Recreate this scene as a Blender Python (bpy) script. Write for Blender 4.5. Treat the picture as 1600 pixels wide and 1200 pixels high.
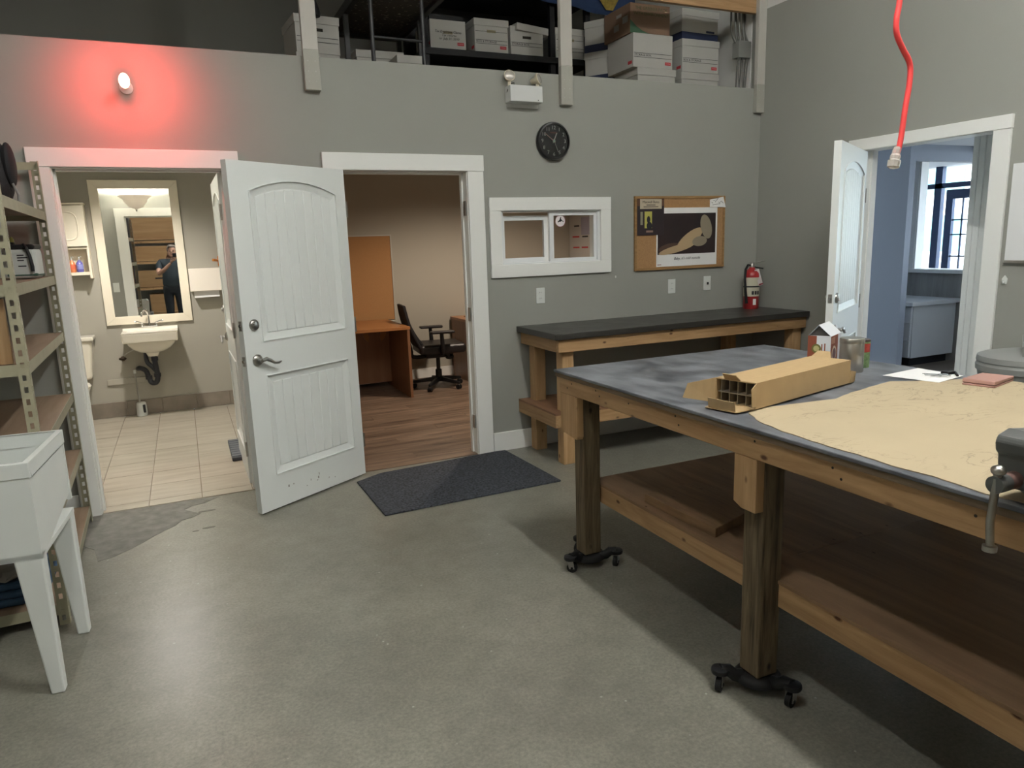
import bpy, bmesh, math, random
from mathutils import Vector, Matrix
random.seed(7)
for o in list(bpy.data.objects): bpy.data.objects.remove(o)
sc = bpy.context.scene
C = sc.collection
PI = math.pi
# ------------------------------------------------------------------ camera
cd = bpy.data.cameras.new('camera'); cam = bpy.data.objects.new('camera', cd); C.objects.link(cam)
cd.sensor_width = 36.0; cd.lens = 1120.67 / 1600 * 36; cd.clip_start = 0.02; cd.clip_end = 300
cam.matrix_world = Matrix(((0.90943528, 0.10920384, -0.40125053, 0.0),
                           (-0.41455862, 0.1622336, -0.89544481, -4.85),
                           (-0.0326897, 0.98069097, 0.19281235, 1.55), (0, 0, 0, 1)))
sc.camera = cam
# ------------------------------------------------------------------ sky and exposure
wd = bpy.data.worlds.new('world'); sc.world = wd; wd.use_nodes = True
wn = wd.node_tree.nodes; bg = wn['Background']
bg.inputs[0].default_value = (0.72, 0.86, 1.0, 1); bg.inputs[1].default_value = 7.0
sc.view_settings.view_transform = 'Standard'; sc.view_settings.look = 'None'
sc.view_settings.gamma = 1.0; sc.view_settings.exposure = 0.58
try: sc.view_settings.use_curve_mapping = False
except Exception: pass
SHOP_W, SHOP_COL = 62.0, (1.0, 0.995, 0.96)
BATH_W, BATH_COL = 165.0, (1.0, 0.95, 0.88)
OFFICE_W, OFFICE_COL = 31.0, (1.0, 0.83, 0.67)
RED_W = 11.0
# ------------------------------------------------------------------ materials
def lin(c):
    if isinstance(c, str):
        c = [int(c[i:i+2], 16) / 255 for i in (0, 2, 4)]
    return tuple(x / 12.92 if x <= 0.04045 else ((x + 0.055) / 1.055) ** 2.4 for x in c) + (1,)
MATS = {}
def mat(name, col, rough=0.5, metal=0.0, noise=0.0, nscale=6.0, bump=0.0, bscale=60.0, spec=0.5, emis=None, estr=0.0, stretch=None, col2=None, trans=0.0, alpha=1.0, ior=1.45, rvar=0.0):
    if name in MATS: return MATS[name]
    m = bpy.data.materials.new(name); m.use_nodes = True; nt = m.node_tree; N = nt.nodes; L = nt.links
    b = N['Principled BSDF']
    b.inputs['Base Color'].default_value = lin(col); b.inputs['Roughness'].default_value = rough
    b.inputs['Metallic'].default_value = metal; b.inputs['Specular IOR Level'].default_value = spec
    b.inputs['IOR'].default_value = ior
    b.inputs['Transmission Weight'].default_value = trans; b.inputs['Alpha'].default_value = alpha
    if emis: b.inputs['Emission Color'].default_value = lin(emis); b.inputs['Emission Strength'].default_value = estr
    tc = N.new('ShaderNodeTexCoord')
    mp = N.new('ShaderNodeMapping'); L.new(tc.outputs['Object'], mp.inputs[0])
    if stretch: mp.inputs['Scale'].default_value = stretch
    if noise or col2:
        n = N.new('ShaderNodeTexNoise'); n.inputs['Scale'].default_value = nscale; n.inputs['Detail'].default_value = 5
        L.new(mp.outputs[0], n.inputs[0])
        r = N.new('ShaderNodeValToRGB'); L.new(n.outputs[0], r.inputs[0])
        r.color_ramp.elements[0].position = 0.32; r.color_ramp.elements[1].position = 0.68
        a = lin(col); k = 1 - noise
        r.color_ramp.elements[0].color = lin(col2) if col2 else (a[0]*k, a[1]*k, a[2]*k, 1)
        r.color_ramp.elements[1].color = a
        L.new(r.outputs[0], b.inputs['Base Color'])
        if rvar:
            mr = N.new('ShaderNodeMapRange'); L.new(n.outputs[0], mr.inputs[0])
            mr.inputs[3].default_value = rough - rvar; mr.inputs[4].default_value = rough + rvar
            L.new(mr.outputs[0], b.inputs['Roughness'])
    if bump:
        n2 = N.new('ShaderNodeTexNoise'); n2.inputs['Scale'].default_value = bscale; n2.inputs['Detail'].default_value = 4
        L.new(mp.outputs[0], n2.inputs[0])
        bu = N.new('ShaderNodeBump'); bu.inputs['Strength'].default_value = bump; bu.inputs['Distance'].default_value = 0.01
        L.new(n2.outputs[0], bu.inputs['Height']); L.new(bu.outputs[0], b.inputs['Normal'])
    MATS[name] = m; return m
def wood(name, c1, c2, axis='y', rough=0.55, scale=1.0, knots=0.0, knotcol='4a2c14', vary=0.12):
    if name in MATS: return MATS[name]
    m = bpy.data.materials.new(name); m.use_nodes = True; nt = m.node_tree; N = nt.nodes; L = nt.links
    b = N['Principled BSDF']; b.inputs['Roughness'].default_value = rough; b.inputs['Specular IOR Level'].default_value = 0.35
    tc = N.new('ShaderNodeTexCoord'); oi = N.new('ShaderNodeObjectInfo')
    add = N.new('ShaderNodeVectorMath'); add.operation = 'MULTIPLY_ADD'
    cx = N.new('ShaderNodeCombineXYZ')
    for i in range(3): L.new(oi.outputs['Random'], cx.inputs[i])
    L.new(cx.outputs[0], add.inputs[0]); add.inputs[1].default_value = (13.1, 7.7, 5.3); L.new(tc.outputs['Object'], add.inputs[2])
    mp = N.new('ShaderNodeMapping'); s = [11 * scale] * 3; s['xyz'.index(axis)] = 0.9 * scale; mp.inputs['Scale'].default_value = s
    L.new(add.outputs[0], mp.inputs[0])
    n = N.new('ShaderNodeTexNoise'); n.inputs['Scale'].default_value = 2.2; n.inputs['Detail'].default_value = 8; n.inputs['Roughness'].default_value = 0.62; n.inputs['Distortion'].default_value = 0.6
    L.new(mp.outputs[0], n.inputs[0])
    r = N.new('ShaderNodeValToRGB'); L.new(n.outputs[0], r.inputs[0])
    r.color_ramp.elements[0].position = 0.30; r.color_ramp.elements[0].color = lin(c2)
    r.color_ramp.elements[1].position = 0.66; r.color_ramp.elements[1].color = lin(c1)
    out = r.outputs[0]
    hv = N.new('ShaderNodeHueSaturation'); mr = N.new('ShaderNodeMapRange'); L.new(oi.outputs['Random'], mr.inputs[0])
    mr.inputs[3].default_value = 1 - vary; mr.inputs[4].default_value = 1 + vary
    L.new(mr.outputs[0], hv.inputs['Value']); L.new(out, hv.inputs['Color']); out = hv.outputs[0]
    if knots:
        mk = N.new('ShaderNodeMapping'); sk = [12.0] * 3; sk['xyz'.index(axis)] = 6.5; mk.inputs['Scale'].default_value = sk; L.new(add.outputs[0], mk.inputs[0])
        v = N.new('ShaderNodeTexVoronoi'); v.inputs['Scale'].default_value = 1.0; L.new(mk.outputs[0], v.inputs[0])
        rk = N.new('ShaderNodeValToRGB'); L.new(v.outputs['Distance'], rk.inputs[0])
        rk.color_ramp.elements[0].position = 0.07 * knots; rk.color_ramp.elements[0].color = (1, 1, 1, 1)
        rk.color_ramp.elements[1].position = 0.16 * knots; rk.color_ramp.elements[1].color = (0, 0, 0, 1)
        mx = N.new('ShaderNodeMix'); mx.data_type = 'RGBA'; L.new(rk.outputs[0], mx.inputs[0]); L.new(out, mx.inputs[6]); mx.inputs[7].default_value = lin(knotcol)
        out = mx.outputs[2]
    L.new(out, b.inputs['Base Color'])
    bu = N.new('ShaderNodeBump'); bu.inputs['Strength'].default_value = 0.12; bu.inputs['Distance'].default_value = 0.004
    L.new(n.outputs[0], bu.inputs['Height']); L.new(bu.outputs[0], b.inputs['Normal'])
    MATS[name] = m; return m
def concrete():
    m = bpy.data.materials.new('polished_concrete'); m.use_nodes = True; nt = m.node_tree; N = nt.nodes; L = nt.links
    b = N['Principled BSDF']
    tc = N.new('ShaderNodeTexCoord')
    def noise(s, d=6, ro=0.6):
        n = N.new('ShaderNodeTexNoise'); n.inputs['Scale'].default_value = s; n.inputs['Detail'].default_value = d; n.inputs['Roughness'].default_value = ro
        L.new(tc.outputs['Object'], n.inputs[0]); return n
    n1, n2, n3 = noise(1.3, 8, .65), noise(9, 8, .7), noise(75, 4, .7)
    r1 = N.new('ShaderNodeValToRGB'); L.new(n1.outputs[0], r1.inputs[0])
    r1.color_ramp.elements[0].position = .0; r1.color_ramp.elements[0].color = lin('5b5a52')
    r1.color_ramp.elements[1].position = 1.0; r1.color_ramp.elements[1].color = lin('949286')
    r2 = N.new('ShaderNodeValToRGB'); L.new(n2.outputs[0], r2.inputs[0])
    r2.color_ramp.elements[0].position = .0; r2.color_ramp.elements[0].color = (.62, .62, .615, 1)
    r2.color_ramp.elements[1].position = 1.0; r2.color_ramp.elements[1].color = (1.30, 1.30, 1.30, 1)
    mx = N.new('ShaderNodeMix'); mx.data_type = 'RGBA'; mx.blend_type = 'MULTIPLY'; mx.inputs[0].default_value = 1
    L.new(r1.outputs[0], mx.inputs[6]); L.new(r2.outputs[0], mx.inputs[7])
    # fine pale specks
    v = N.new('ShaderNodeTexVoronoi'); v.inputs['Scale'].default_value = 9; L.new(tc.outputs['Object'], v.inputs[0])
    rs = N.new('ShaderNodeValToRGB'); L.new(v.outputs['Distance'], rs.inputs[0])
    rs.color_ramp.elements[0].position = .025; rs.color_ramp.elements[0].color = (.5, .5, .5, 1); rs.color_ramp.elements[1].position = .05; rs.color_ramp.elements[1].color = (0, 0, 0, 1)
    mx2 = N.new('ShaderNodeMix'); mx2.data_type = 'RGBA'; L.new(rs.outputs[0], mx2.inputs[0]); L.new(mx.outputs[2], mx2.inputs[6]); mx2.inputs[7].default_value = lin('c8c9c0')
    r3 = N.new('ShaderNodeValToRGB'); L.new(n3.outputs[0], r3.inputs[0])
    r3.color_ramp.elements[0].position = .3; r3.color_ramp.elements[0].color = (.74, .74, .74, 1); r3.color_ramp.elements[1].position = .7; r3.color_ramp.elements[1].color = (1.22, 1.22, 1.22, 1)
    mx3 = N.new('ShaderNodeMix'); mx3.data_type = 'RGBA'; mx3.blend_type = 'MULTIPLY'; mx3.inputs[0].default_value = 1
    L.new(mx2.outputs[2], mx3.inputs[6]); L.new(r3.outputs[0], mx3.inputs[7])
    L.new(mx3.outputs[2], b.inputs['Base Color'])
    mr = N.new('ShaderNodeMapRange'); L.new(n1.outputs[0], mr.inputs[0]); mr.inputs[1].default_value = .0; mr.inputs[2].default_value = 1.; mr.inputs[3].default_value = .28; mr.inputs[4].default_value = .38
    L.new(mr.outputs[0], b.inputs['Roughness']); b.inputs['Specular IOR Level'].default_value = .42
    bu = N.new('ShaderNodeBump'); bu.inputs['Strength'].default_value = .03; bu.inputs['Distance'].default_value = .01
    L.new(n3.outputs[0], bu.inputs['Height']); L.new(bu.outputs[0], b.inputs['Normal'])
    return m
M_CONC = concrete()
M_WALL = mat('grey_wall_paint', '979891', .75, bump=.05, bscale=220, noise=.03, nscale=2)
M_WALLW = mat('taupe_wall_paint', 'a8a498', .75, bump=.05, bscale=220)
M_WHITEWALL = mat('white_wall_paint', 'd8d8d4', .8)
M_TRIM = mat('white_trim_paint', 'e8e9e5', .42, bump=.02, bscale=120)
M_DOOR = mat('white_door_paint', 'e4e8e5', .38, bump=.12, bscale=70, stretch=(6, 6, .5))
M_BLACK = mat('black_plastic', '17181a', .45)
M_RUBBER = mat('black_rubber', '121213', .7)
M_STEEL = mat('brushed_steel', 'b8b6b0', .28, 1.0, noise=.15, nscale=30)
M_CHROME = mat('chrome', 'd8d8d8', .08, 1.0)
M_WPLASTIC = mat('white_plastic', 'd5d8d4', .35, bump=.02, bscale=40)
M_TUB = mat('white_tub_plastic', 'dadeda', .42, noise=.05, nscale=4, bump=.03, bscale=160)
M_CERAMIC = mat('cream_ceramic', 'efe9da', .12)
M_CREAM = mat('cream_paint', 'efe6d2', .4)
M_PINE = wood('pine_board', 'b39169', '8f6e49', 'y', .6, knots=.8)
M_PINEX = wood('pine_board_x', 'b39169', '8f6e49', 'x', .6, knots=.8)
M_PINEZ = wood('pine_board_z', 'ba9971', '9c7a52', 'z', .6, knots=.8)
M_POST = wood('weathered_post', '77684f', '352a1e', 'z', .8, 1.5, knots=.9, knotcol='20160e')
M_PLY = wood('brown_plywood', '86644a', '6a4c36', 'y', .55, .6)
M_SHELFPLY = wood('particle_board', '9a8571', '88735f', 'y', .6, .8)
M_MDF = wood('maple_laminate', 'ad7648', '9c683c', 'x', .3, .5)
M_MDFZ = wood('maple_laminate_z', '8f664a', '805a40', 'z', .35, .5)
M_CARD = mat('kraft_cardboard', 'ae946c', .8, noise=.08, nscale=14, bump=.05, bscale=30, stretch=(1, 6, 1))
M_KRAFT = mat('kraft_paper', 'ab9c80', .85, noise=.05, nscale=5)
M_ANGLE = mat('beige_enamel_steel', '9f9b83', .45, noise=.12, nscale=14)
M_SLOTDARK = mat('dark_slot', '24221a', .8)
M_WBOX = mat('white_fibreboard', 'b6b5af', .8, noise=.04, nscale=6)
M_RED = mat('red_print', 'b5353a', .6)
M_INK = mat('black_ink', '26262a', .7)
M_NAVY = mat('navy_print', '27304c', .7)
M_PAPER = mat('white_paper', 'e8e8e6', .8)
M_MEZZ = mat('dark_sheet', '0d0e11', .6)
M_GLASS = mat('clear_glass', 'ffffff', .02, trans=1.0, ior=1.1, spec=.5)
M_MIRROR = mat('mirror_silver', 'f4f4f0', .01, 1.0)
M_DKGREY = mat('charcoal_laminate', '34322f', .32, noise=.15, nscale=7, rvar=.08)
# ------------------------------------------------------------------ mesh builder
class MB:
    def __init__(s): s.bm = bmesh.new()
    def _ret(s, n0): s.bm.verts.ensure_lookup_table(); return s.bm.verts[n0:]
    def hexa(s, p):           # 8 points: bottom 4 ccw, top 4 ccw
        v = [s.bm.verts.new(q) for q in p]
        for f in ((3, 2, 1, 0), (4, 5, 6, 7), (0, 1, 5, 4), (1, 2, 6, 5), (2, 3, 7, 6), (3, 0, 4, 7)):
            s.bm.faces.new([v[i] for i in f])
        return s
    def box(s, x0, x1, y0, y1, z0, z1):
        return s.hexa([(x0, y0, z0), (x1, y0, z0), (x1, y1, z0), (x0, y1, z0), (x0, y0, z1), (x1, y0, z1), (x1, y1, z1), (x0, y1, z1)])
    def obox(s, c, size, M):
        hx, hy, hz = [q / 2 for q in size]; c = Vector(c); M = M.to_3x3()
        return s.hexa([c + M @ Vector(q) for q in ((-hx, -hy, -hz), (hx, -hy, -hz), (hx, hy, -hz), (-hx, hy, -hz), (-hx, -hy, hz), (hx, -hy, hz), (hx, hy, hz), (-hx, hy, hz))])
    def bar(s, a, b, w, t, up=(0, 0, 1)):
        a = Vector(a); b = Vector(b); d = (b - a).normalized(); u = Vector(up)
        r = d.cross(u); r = r.normalized() if r.length > 1e-5 else Vector((1, 0, 0)); u = r.cross(d)
        r *= w / 2; u *= t / 2
        return s.hexa([a - r - u, a + r - u, b + r - u, b - r - u, a - r + u, a + r + u, b + r + u, b - r + u])
    def ring(s, c, x, y, r, n):
        return [s.bm.verts.new(c + x * (r * math.cos(2 * PI * i / n)) + y * (r * math.sin(2 * PI * i / n))) for i in range(n)]
    def tube(s, pts, r, n=10, caps=True):
        pts = [Vector(p) for p in pts]; rr = r if isinstance(r, (list, tuple)) else [r] * len(pts)
        prev = None; rings = []; x = None
        for i, p in enumerate(pts):
            d = (pts[min(i + 1, len(pts) - 1)] - pts[max(i - 1, 0)]).normalized()
            if x is None:
                x = d.orthogonal().normalized()
            else:
                x = (x - d * x.dot(d)); x = x.normalized() if x.length > 1e-6 else d.orthogonal().normalized()
            y = d.cross(x)
            rings.append(s.ring(p, x, y, rr[i], n))
        for a, b in zip(rings, rings[1:]):
            for i in range(n): s.bm.faces.new((a[i], a[(i + 1) % n], b[(i + 1) % n], b[i]))
        if caps:
            s.bm.faces.new(rings[0][::-1]); s.bm.faces.new(rings[-1])
        return s
    def cyl(s, a, b, r0, r1=None, n=20): return s.tube([a, b], [r0, r0 if r1 is None else r1], n)
    def lathe(s, prof, c=(0, 0, 0), n=28, M=None, sx=1, sy=1, arc=1.0):
        c = Vector(c); M = (M or Matrix.Identity(3)).to_3x3(); rings = []
        for r, z in prof:
            rings.append([s.bm.verts.new(c + M @ Vector((sx * r * math.cos(2 * PI * i / n * arc), sy * r * math.sin(2 * PI * i / n * arc), z))) for i in range(n)])
        for a, b in zip(rings, rings[1:]):
            for i in range(n if arc == 1 else n - 1): s.bm.faces.new((a[i], a[(i + 1) % n], b[(i + 1) % n], b[i]))
        if prof[0][0] > 1e-6 and arc == 1: s.bm.faces.new(rings[0][::-1])
        if prof[-1][0] > 1e-6 and arc == 1: s.bm.faces.new(rings[-1])
        return s
    def prism(s, poly, o, u, v, depth):      # polygon in (u,v) plane at o, extruded along u x v by depth
        o, u, v = Vector(o), Vector(u), Vector(v); n = u.cross(v).normalized() * depth
        a = [s.bm.verts.new(o + u * p[0] + v * p[1]) for p in poly]
        b = [s.bm.verts.new(o + u * p[0] + v * p[1] + n) for p in poly]
        s.bm.faces.new(a[::-1]); s.bm.faces.new(b); k = len(poly)
        for i in range(k): s.bm.faces.new((a[i], a[(i + 1) % k], b[(i + 1) % k], b[i]))
        return s
    def ell(s, c, r, n=16, m=10):
        prof = [(math.sin(PI * i / m), -math.cos(PI * i / m)) for i in range(m + 1)]
        n0 = len(s.bm.verts)
        s.lathe([(max(p[0], 1e-4), p[1]) for p in prof], (0, 0, 0), n)
        s.bm.verts.ensure_lookup_table()
        for v in s.bm.verts[n0:]: v.co = Vector(c) + Vector((v.co.x * r[0], v.co.y * r[1], v.co.z * r[2]))
        return s
    def xf(s, M, n0=0):
        s.bm.verts.ensure_lookup_table()
        for v in s.bm.verts[n0:]: v.co = M @ v.co
        return s
    def build(s, name, m, parent=None, world=True, smooth=False, bevel=0.0, seg=2, label=None):
        bm = s.bm
        bmesh.ops.remove_doubles(bm, verts=bm.verts, dist=1e-6)
        bmesh.ops.recalc_face_normals(bm, faces=bm.faces)
        if bevel:
            es = [e for e in bm.edges if len(e.link_faces) == 2 and e.calc_face_angle(0) > 0.5]
            bmesh.ops.bevel(bm, geom=es, offset=bevel, segments=seg, affect='EDGES', clamp_overlap=True, profile=.5)
        if parent is not None and world: bm.transform(wm(parent).inverted())
        me = bpy.data.meshes.new(name); bm.to_mesh(me); bm.free()
        if smooth:
            for p in me.polygons: p.use_smooth = True
            try: me.set_sharp_from_angle(angle=.7)
            except Exception: pass
        me.materials.append(m)
        o = bpy.data.objects.new(name, me); C.objects.link(o)
        if parent is not None: o.parent = parent
        if label: o['label'] = label
        return o
def wm(o):
    M = o.matrix_basis.copy()
    return wm(o.parent) @ M if o.parent else M
def tag(o, label, cat, group=None, kind=None):
    if label: o['label'] = label
    if cat: o['category'] = cat
    if group: o['group'] = group
    if kind: o['kind'] = kind
    return o
def thing(name, label, cat, loc=(0, 0, 0), rz=0, group=None):
    o = bpy.data.objects.new(name, None); C.objects.link(o); o.location = loc; o.rotation_euler = (0, 0, rz); o.empty_display_size = .1
    return tag(o, label, cat, group)
def struct(name, mb, m, parent=None, **k):
    o = mb.build(name, m, parent, **k)
    if parent is None: o['kind'] = 'structure'
    return o
def sroot(name, loc=(0, 0, 0), rz=0, label=None):
    o = bpy.data.objects.new(name, None); C.objects.link(o); o.location = loc; o.rotation_euler = (0, 0, rz); o['kind'] = 'structure'
    if label: o['label'] = label
    return o
def share(o, parent, loc=(0, 0, 0), rot=(0, 0, 0), name=None):
    c = bpy.data.objects.new(name or o.name.split('.')[0], o.data); C.objects.link(c); c.parent = parent; c.location = loc; c.rotation_euler = rot; return c
def text(name, s, size, M, m, parent, align='CENTER', shear=0.0, extr=.0004, world=True):
    cu = bpy.data.curves.new(name, 'FONT'); cu.body = s; cu.size = size; cu.align_x = align; cu.align_y = 'CENTER'; cu.extrude = extr; cu.shear = shear; cu.resolution_u = 2
    t = bpy.data.objects.new(name, cu); C.objects.link(t)
    me = bpy.data.meshes.new_from_object(t); bpy.data.objects.remove(t); bpy.data.curves.remove(cu)
    me.transform(wm(parent).inverted() @ M if world else M)
    me.name = name; me.materials.clear(); me.materials.append(m)
    o = bpy.data.objects.new(name, me); C.objects.link(o); o.parent = parent; return o
def WF(x, y, z): return Matrix.Translation((x, y, z)) @ Matrix.Rotation(PI / 2, 4, 'X')     # text facing -y
def RZ(a): return Matrix.Rotation(a, 4, 'Z')
def box(name, dims, m, parent=None, **k): return MB().box(*dims).build(name, m, parent, **k)

# ================================================================== THE SHELL
fl = struct('floor', MB().box(-1.75, 4.64, -7.8, .0, -.12, 0), M_CONC)
M_BARE = mat('bare_concrete', '82807a', .8, noise=.2, nscale=16, bump=.2, bscale=90, col2='6b6a63')
pts = [(-.66, .0), (-.60, .0), (-.36, .0), (-.10, -.0), (.06, -.02), (.02, -.06), (-.02, -.10), (-.10, -.12), (-.14, -.17), (-.10, -.24), (-.05, -.29), (-.10, -.34), (-.16, -.36), (-.20, -.43), (-.25, -.49), (-.31, -.56), (-.36, -.62), (-.42, -.68), (-.50, -.76), (-.56, -.78), (-.60, -.6), (-.66, -.5)]
MB().prism([(p[0] + random.uniform(-.008, .008), min(0, p[1])) for p in pts], (0, 0, .0), (1, 0, 0), (0, 1, 0), .0016).build('bare_patch', M_BARE, fl, label='rough unsealed concrete patch with a ragged edge')
for cx, cy, rx, ry in ((-.02, -.26, .05, .012), (-.02, -.56, .035, .012), (-.09, -.58, .018, .008)):
    MB().lathe([(1, 0), (1, .0016)], (cx, cy, 0), 14, sx=rx, sy=ry).build('floor_stain', M_BARE, fl)
wb = MB()
for d in ((-1.75, -.622, 0, .12, 0, 2.73), (-.622, .305, 0, .12, 2.062, 2.73), (.305, .975, 0, .12, 0, 2.73), (.975, 1.895, 0, .12, 2.062, 2.73),
          (1.895, 2.115, 0, .12, 0, 2.73), (2.115, 2.965, 0, .12, 0, 1.38), (2.115, 2.965, 0, .12, 1.79, 2.73), (2.965, 4.52, 0, .12, 0, 2.73)): wb.box(*d)
struct('wall_back', wb, M_WALL)
wr = MB()
for d in ((4.52, 4.64, -1.035, 3.3, 0, 3.335), (4.52, 4.64, -7.8, -1.972, 0, 3.335), (4.52, 4.64, -1.972, -1.035, 2.127, 3.335)): wr.box(*d)
struct('wall_right', wr, M_WALL)
struct('wall_right_upper', MB().box(4.52, 4.64, -7.8, 3.3, 3.335, 4.5), M_WHITEWALL)
struct('wall_left', MB().box(-1.87, -1.75, -7.8, 3.3, 0, 4.5), M_WALL)
struct('wall_front', MB().box(-1.87, 4.64, -7.92, -7.8, 0, 4.5), M_WALL)
struct('ceiling', MB().box(-1.87, 4.64, -7.92, 3.42, 4.5, 4.6), mat('ceiling_white', 'cfcfca', .9))
struct('wall_mezzanine_back', MB().box(-1.87, 4.64, 3.3, 3.42, 2.47, 4.5), M_WALL)
struct('floor_mezzanine', MB().box(-1.75, 4.52, .12, 3.3, 2.50, 2.655), mat('mezz_plywood', '9a8465', .8, noise=.1))
# bathroom and office shells
struct('wall_bath_back', MB().box(-1.75, .87, 3.0, 3.12, 0, 2.47), M_WALLW)
struct('wall_bath_divider', MB().box(.87, .95, .12, 3.3, 0, 2.47), M_WALLW)
struct('ceiling_bath', MB().box(-1.75, .87, .12, 3.0, 2.385, 2.50), mat('bath_ceiling', 'e8e8e2', .9))
struct('wall_office_back', MB().box(.95, 4.52, 3.3, 3.42, 0, 2.47), M_WALLW)
struct('ceiling_office', MB().box(.95, 4.52, .12, 3.3, 2.45, 2.50), mat('office_ceiling', 'c9c4ba', .9))
struct('baseboard_back', MB().box(2.005, 4.52, -.014, 0, 0, .145), M_TRIM, bevel=.003)
struct('baseboard_back_left', MB().box(-1.75, -.715, -.014, 0, 0, .145), M_TRIM, bevel=.003)
struct('baseboard_back_middle', MB().box(.38, .892, -.014, 0, 0, .145), M_TRIM, bevel=.003)
struct('baseboard_office', MB().box(.95, 4.52, 3.286, 3.3, 0, .115), M_TRIM)
struct('baseboard_right', MB().box(4.506, 4.52, -7.8, -2.06, 0, .145), M_TRIM)
# tiled bathroom floor
fb = struct('floor_bath', MB().box(-1.75, .87, .0, 3.0, -.10, -.002), mat('tile_grout', '8c8272', .9))
M_TILE = mat('beige_tile', 'b8b1a2', .30, noise=.12, nscale=2.0, stretch=(1.2, 7, 1), col2='a59c8c', bump=.03, bscale=8)
tile0 = None
TX = [-1.60, -1.285, -.975, -.66, -.35, -.04, .27, .58, .89]; TY = [.004, .12 + .0, .45, .78, 1.11, 1.44, 1.77, 2.10, 2.43, 2.76, 3.0]
for i in range(len(TX) - 1):
    for j in range(len(TY) - 1):
        if TX[i] < -1.3: continue
        t = MB().box(TX[i] + .003, min(TX[i + 1], .87) - .003, TY[j] + .0025, TY[j + 1] - .0025, -.004, .004 + random.uniform(0, .0006)).build('tile', M_TILE, fb)
M_BTILE = mat('taupe_base_tile', '8b8175', .45, noise=.22, nscale=9)
bb = struct('baseboard_bath', MB().box(-1.75, .87, 2.994, 3.0, 0, .15), mat('tile_grout', '8c8272', .9))
bx = -1.58
while bx < .86:
    box('base_tile', (bx + .002, min(bx + .315, .87) - .002, 2.984, 2.995, .005, .153), M_BTILE, bb, bevel=.002, seg=1); bx += .315
# office plank floor
fo = struct('floor_office', MB().box(.95, 4.52, .0, 3.3, -.10, -.003), mat('plank_gap', '241812', .9))
M_PLANK = wood('walnut_plank', '8c7664', '4a3b30', 'x', .38, .9, vary=.16)
y = .012; row = 0
while y < 3.3:
    y1 = min(y + .148, 3.3); x = .95 - (row % 3) * .42 - .3
    while x < 4.52:
        a, b = max(x, .952), min(x + 1.22, 4.518)
        if b - a > .05: box('plank', (a + .0008, b - .0008, y + .0008, y1 - .0008, -.004, .003), M_PLANK, fo)
        x += 1.22
    y = y1; row += 1
# casings (flat white boards) and jambs
def casing(name, x0, x1, i0, i1, ztop, ihead, rx):
    r = sroot(name, (x0, 0, 0)); 
    box('head_casing', (x0, x1, -.022, 0, ihead, ztop), M_TRIM, r, bevel=.002, seg=1)
    box('side_casing', (x0 + .004, i0, -.018, 0, 0, ihead), M_TRIM, r, bevel=.002, seg=1)
    box('side_casing', (i1, x1 - .004, -.018, 0, 0, ihead), M_TRIM, r, bevel=.002, seg=1)
    box('side_jamb', (i0 - .015, i0 + .004, 0, .13, 0, ihead + .01), M_TRIM, r); box('side_jamb', (i1 - .004, i1 + .015, 0, .13, 0, ihead + .01), M_TRIM, r)
    box('head_jamb', (i0 - .015, i1 + .015, 0, .13, ihead - .004, ihead + .012), M_TRIM, r)
    st = .05 if rx else .075
    for a, b in ((i0 + .004, i0 + .016), (i1 - .016, i1 - .004)): box('door_stop', (a, b, st, st + .035, 0, ihead), M_TRIM, r)
    box('door_stop', (i0, i1, st, st + .035, ihead - .016, ihead - .004), M_TRIM, r)
    # casing on the far side
    box('head_casing', (x0, x1, .12, .138, ihead, ztop), M_TRIM, r); box('side_casing', (x0 + .004, i0, .12, .138, 0, ihead), M_TRIM, r); box('side_casing', (i1, x1 - .004, .12, .138, 0, ihead), M_TRIM, r)
    return r
c1 = casing('trim_1', -.715, .385, -.607, .292, 2.153, 2.05, True); c1['label'] = 'white flat casing around the bathroom doorway'
c2 = casing('trim_2', .889, 2.003, .99, 1.88, 2.158, 2.05, False); c2['label'] = 'white flat casing around the office doorway'
for z in (.25, 1.05, 1.8): box('hinge_plate', (1.865, 1.872, .02, .055, z - .05, z + .05), M_STEEL, c2)
# right wall casing
r3 = sroot('trim_3', (4.52, -1.5, 0), label='white flat casing around the doorway to the reception hall')
box('head_casing', (4.498, 4.52, -2.066, -.92, 2.115, 2.195), M_TRIM, r3, bevel=.002, seg=1)
box('side_casing', (4.502, 4.52, -2.062, -1.957, 0, 2.115), M_TRIM, r3, bevel=.002, seg=1)
box('side_casing', (4.502, 4.52, -1.05, -.95, 0, 2.115), M_TRIM, r3, bevel=.002, seg=1)
for a, b in ((-1.975, -1.957), (-1.05, -1.032)): box('side_jamb', (4.51, 4.65, a, b, 0, 2.12), M_TRIM, r3)
box('head_jamb', (4.51, 4.65, -1.975, -1.032, 2.112, 2.130), M_TRIM, r3)
for a, b in ((-1.957, -1.945), (-1.062, -1.05)): box('door_stop', (4.585, 4.62, a, b, 0, 2.112), M_TRIM, r3)
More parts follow.
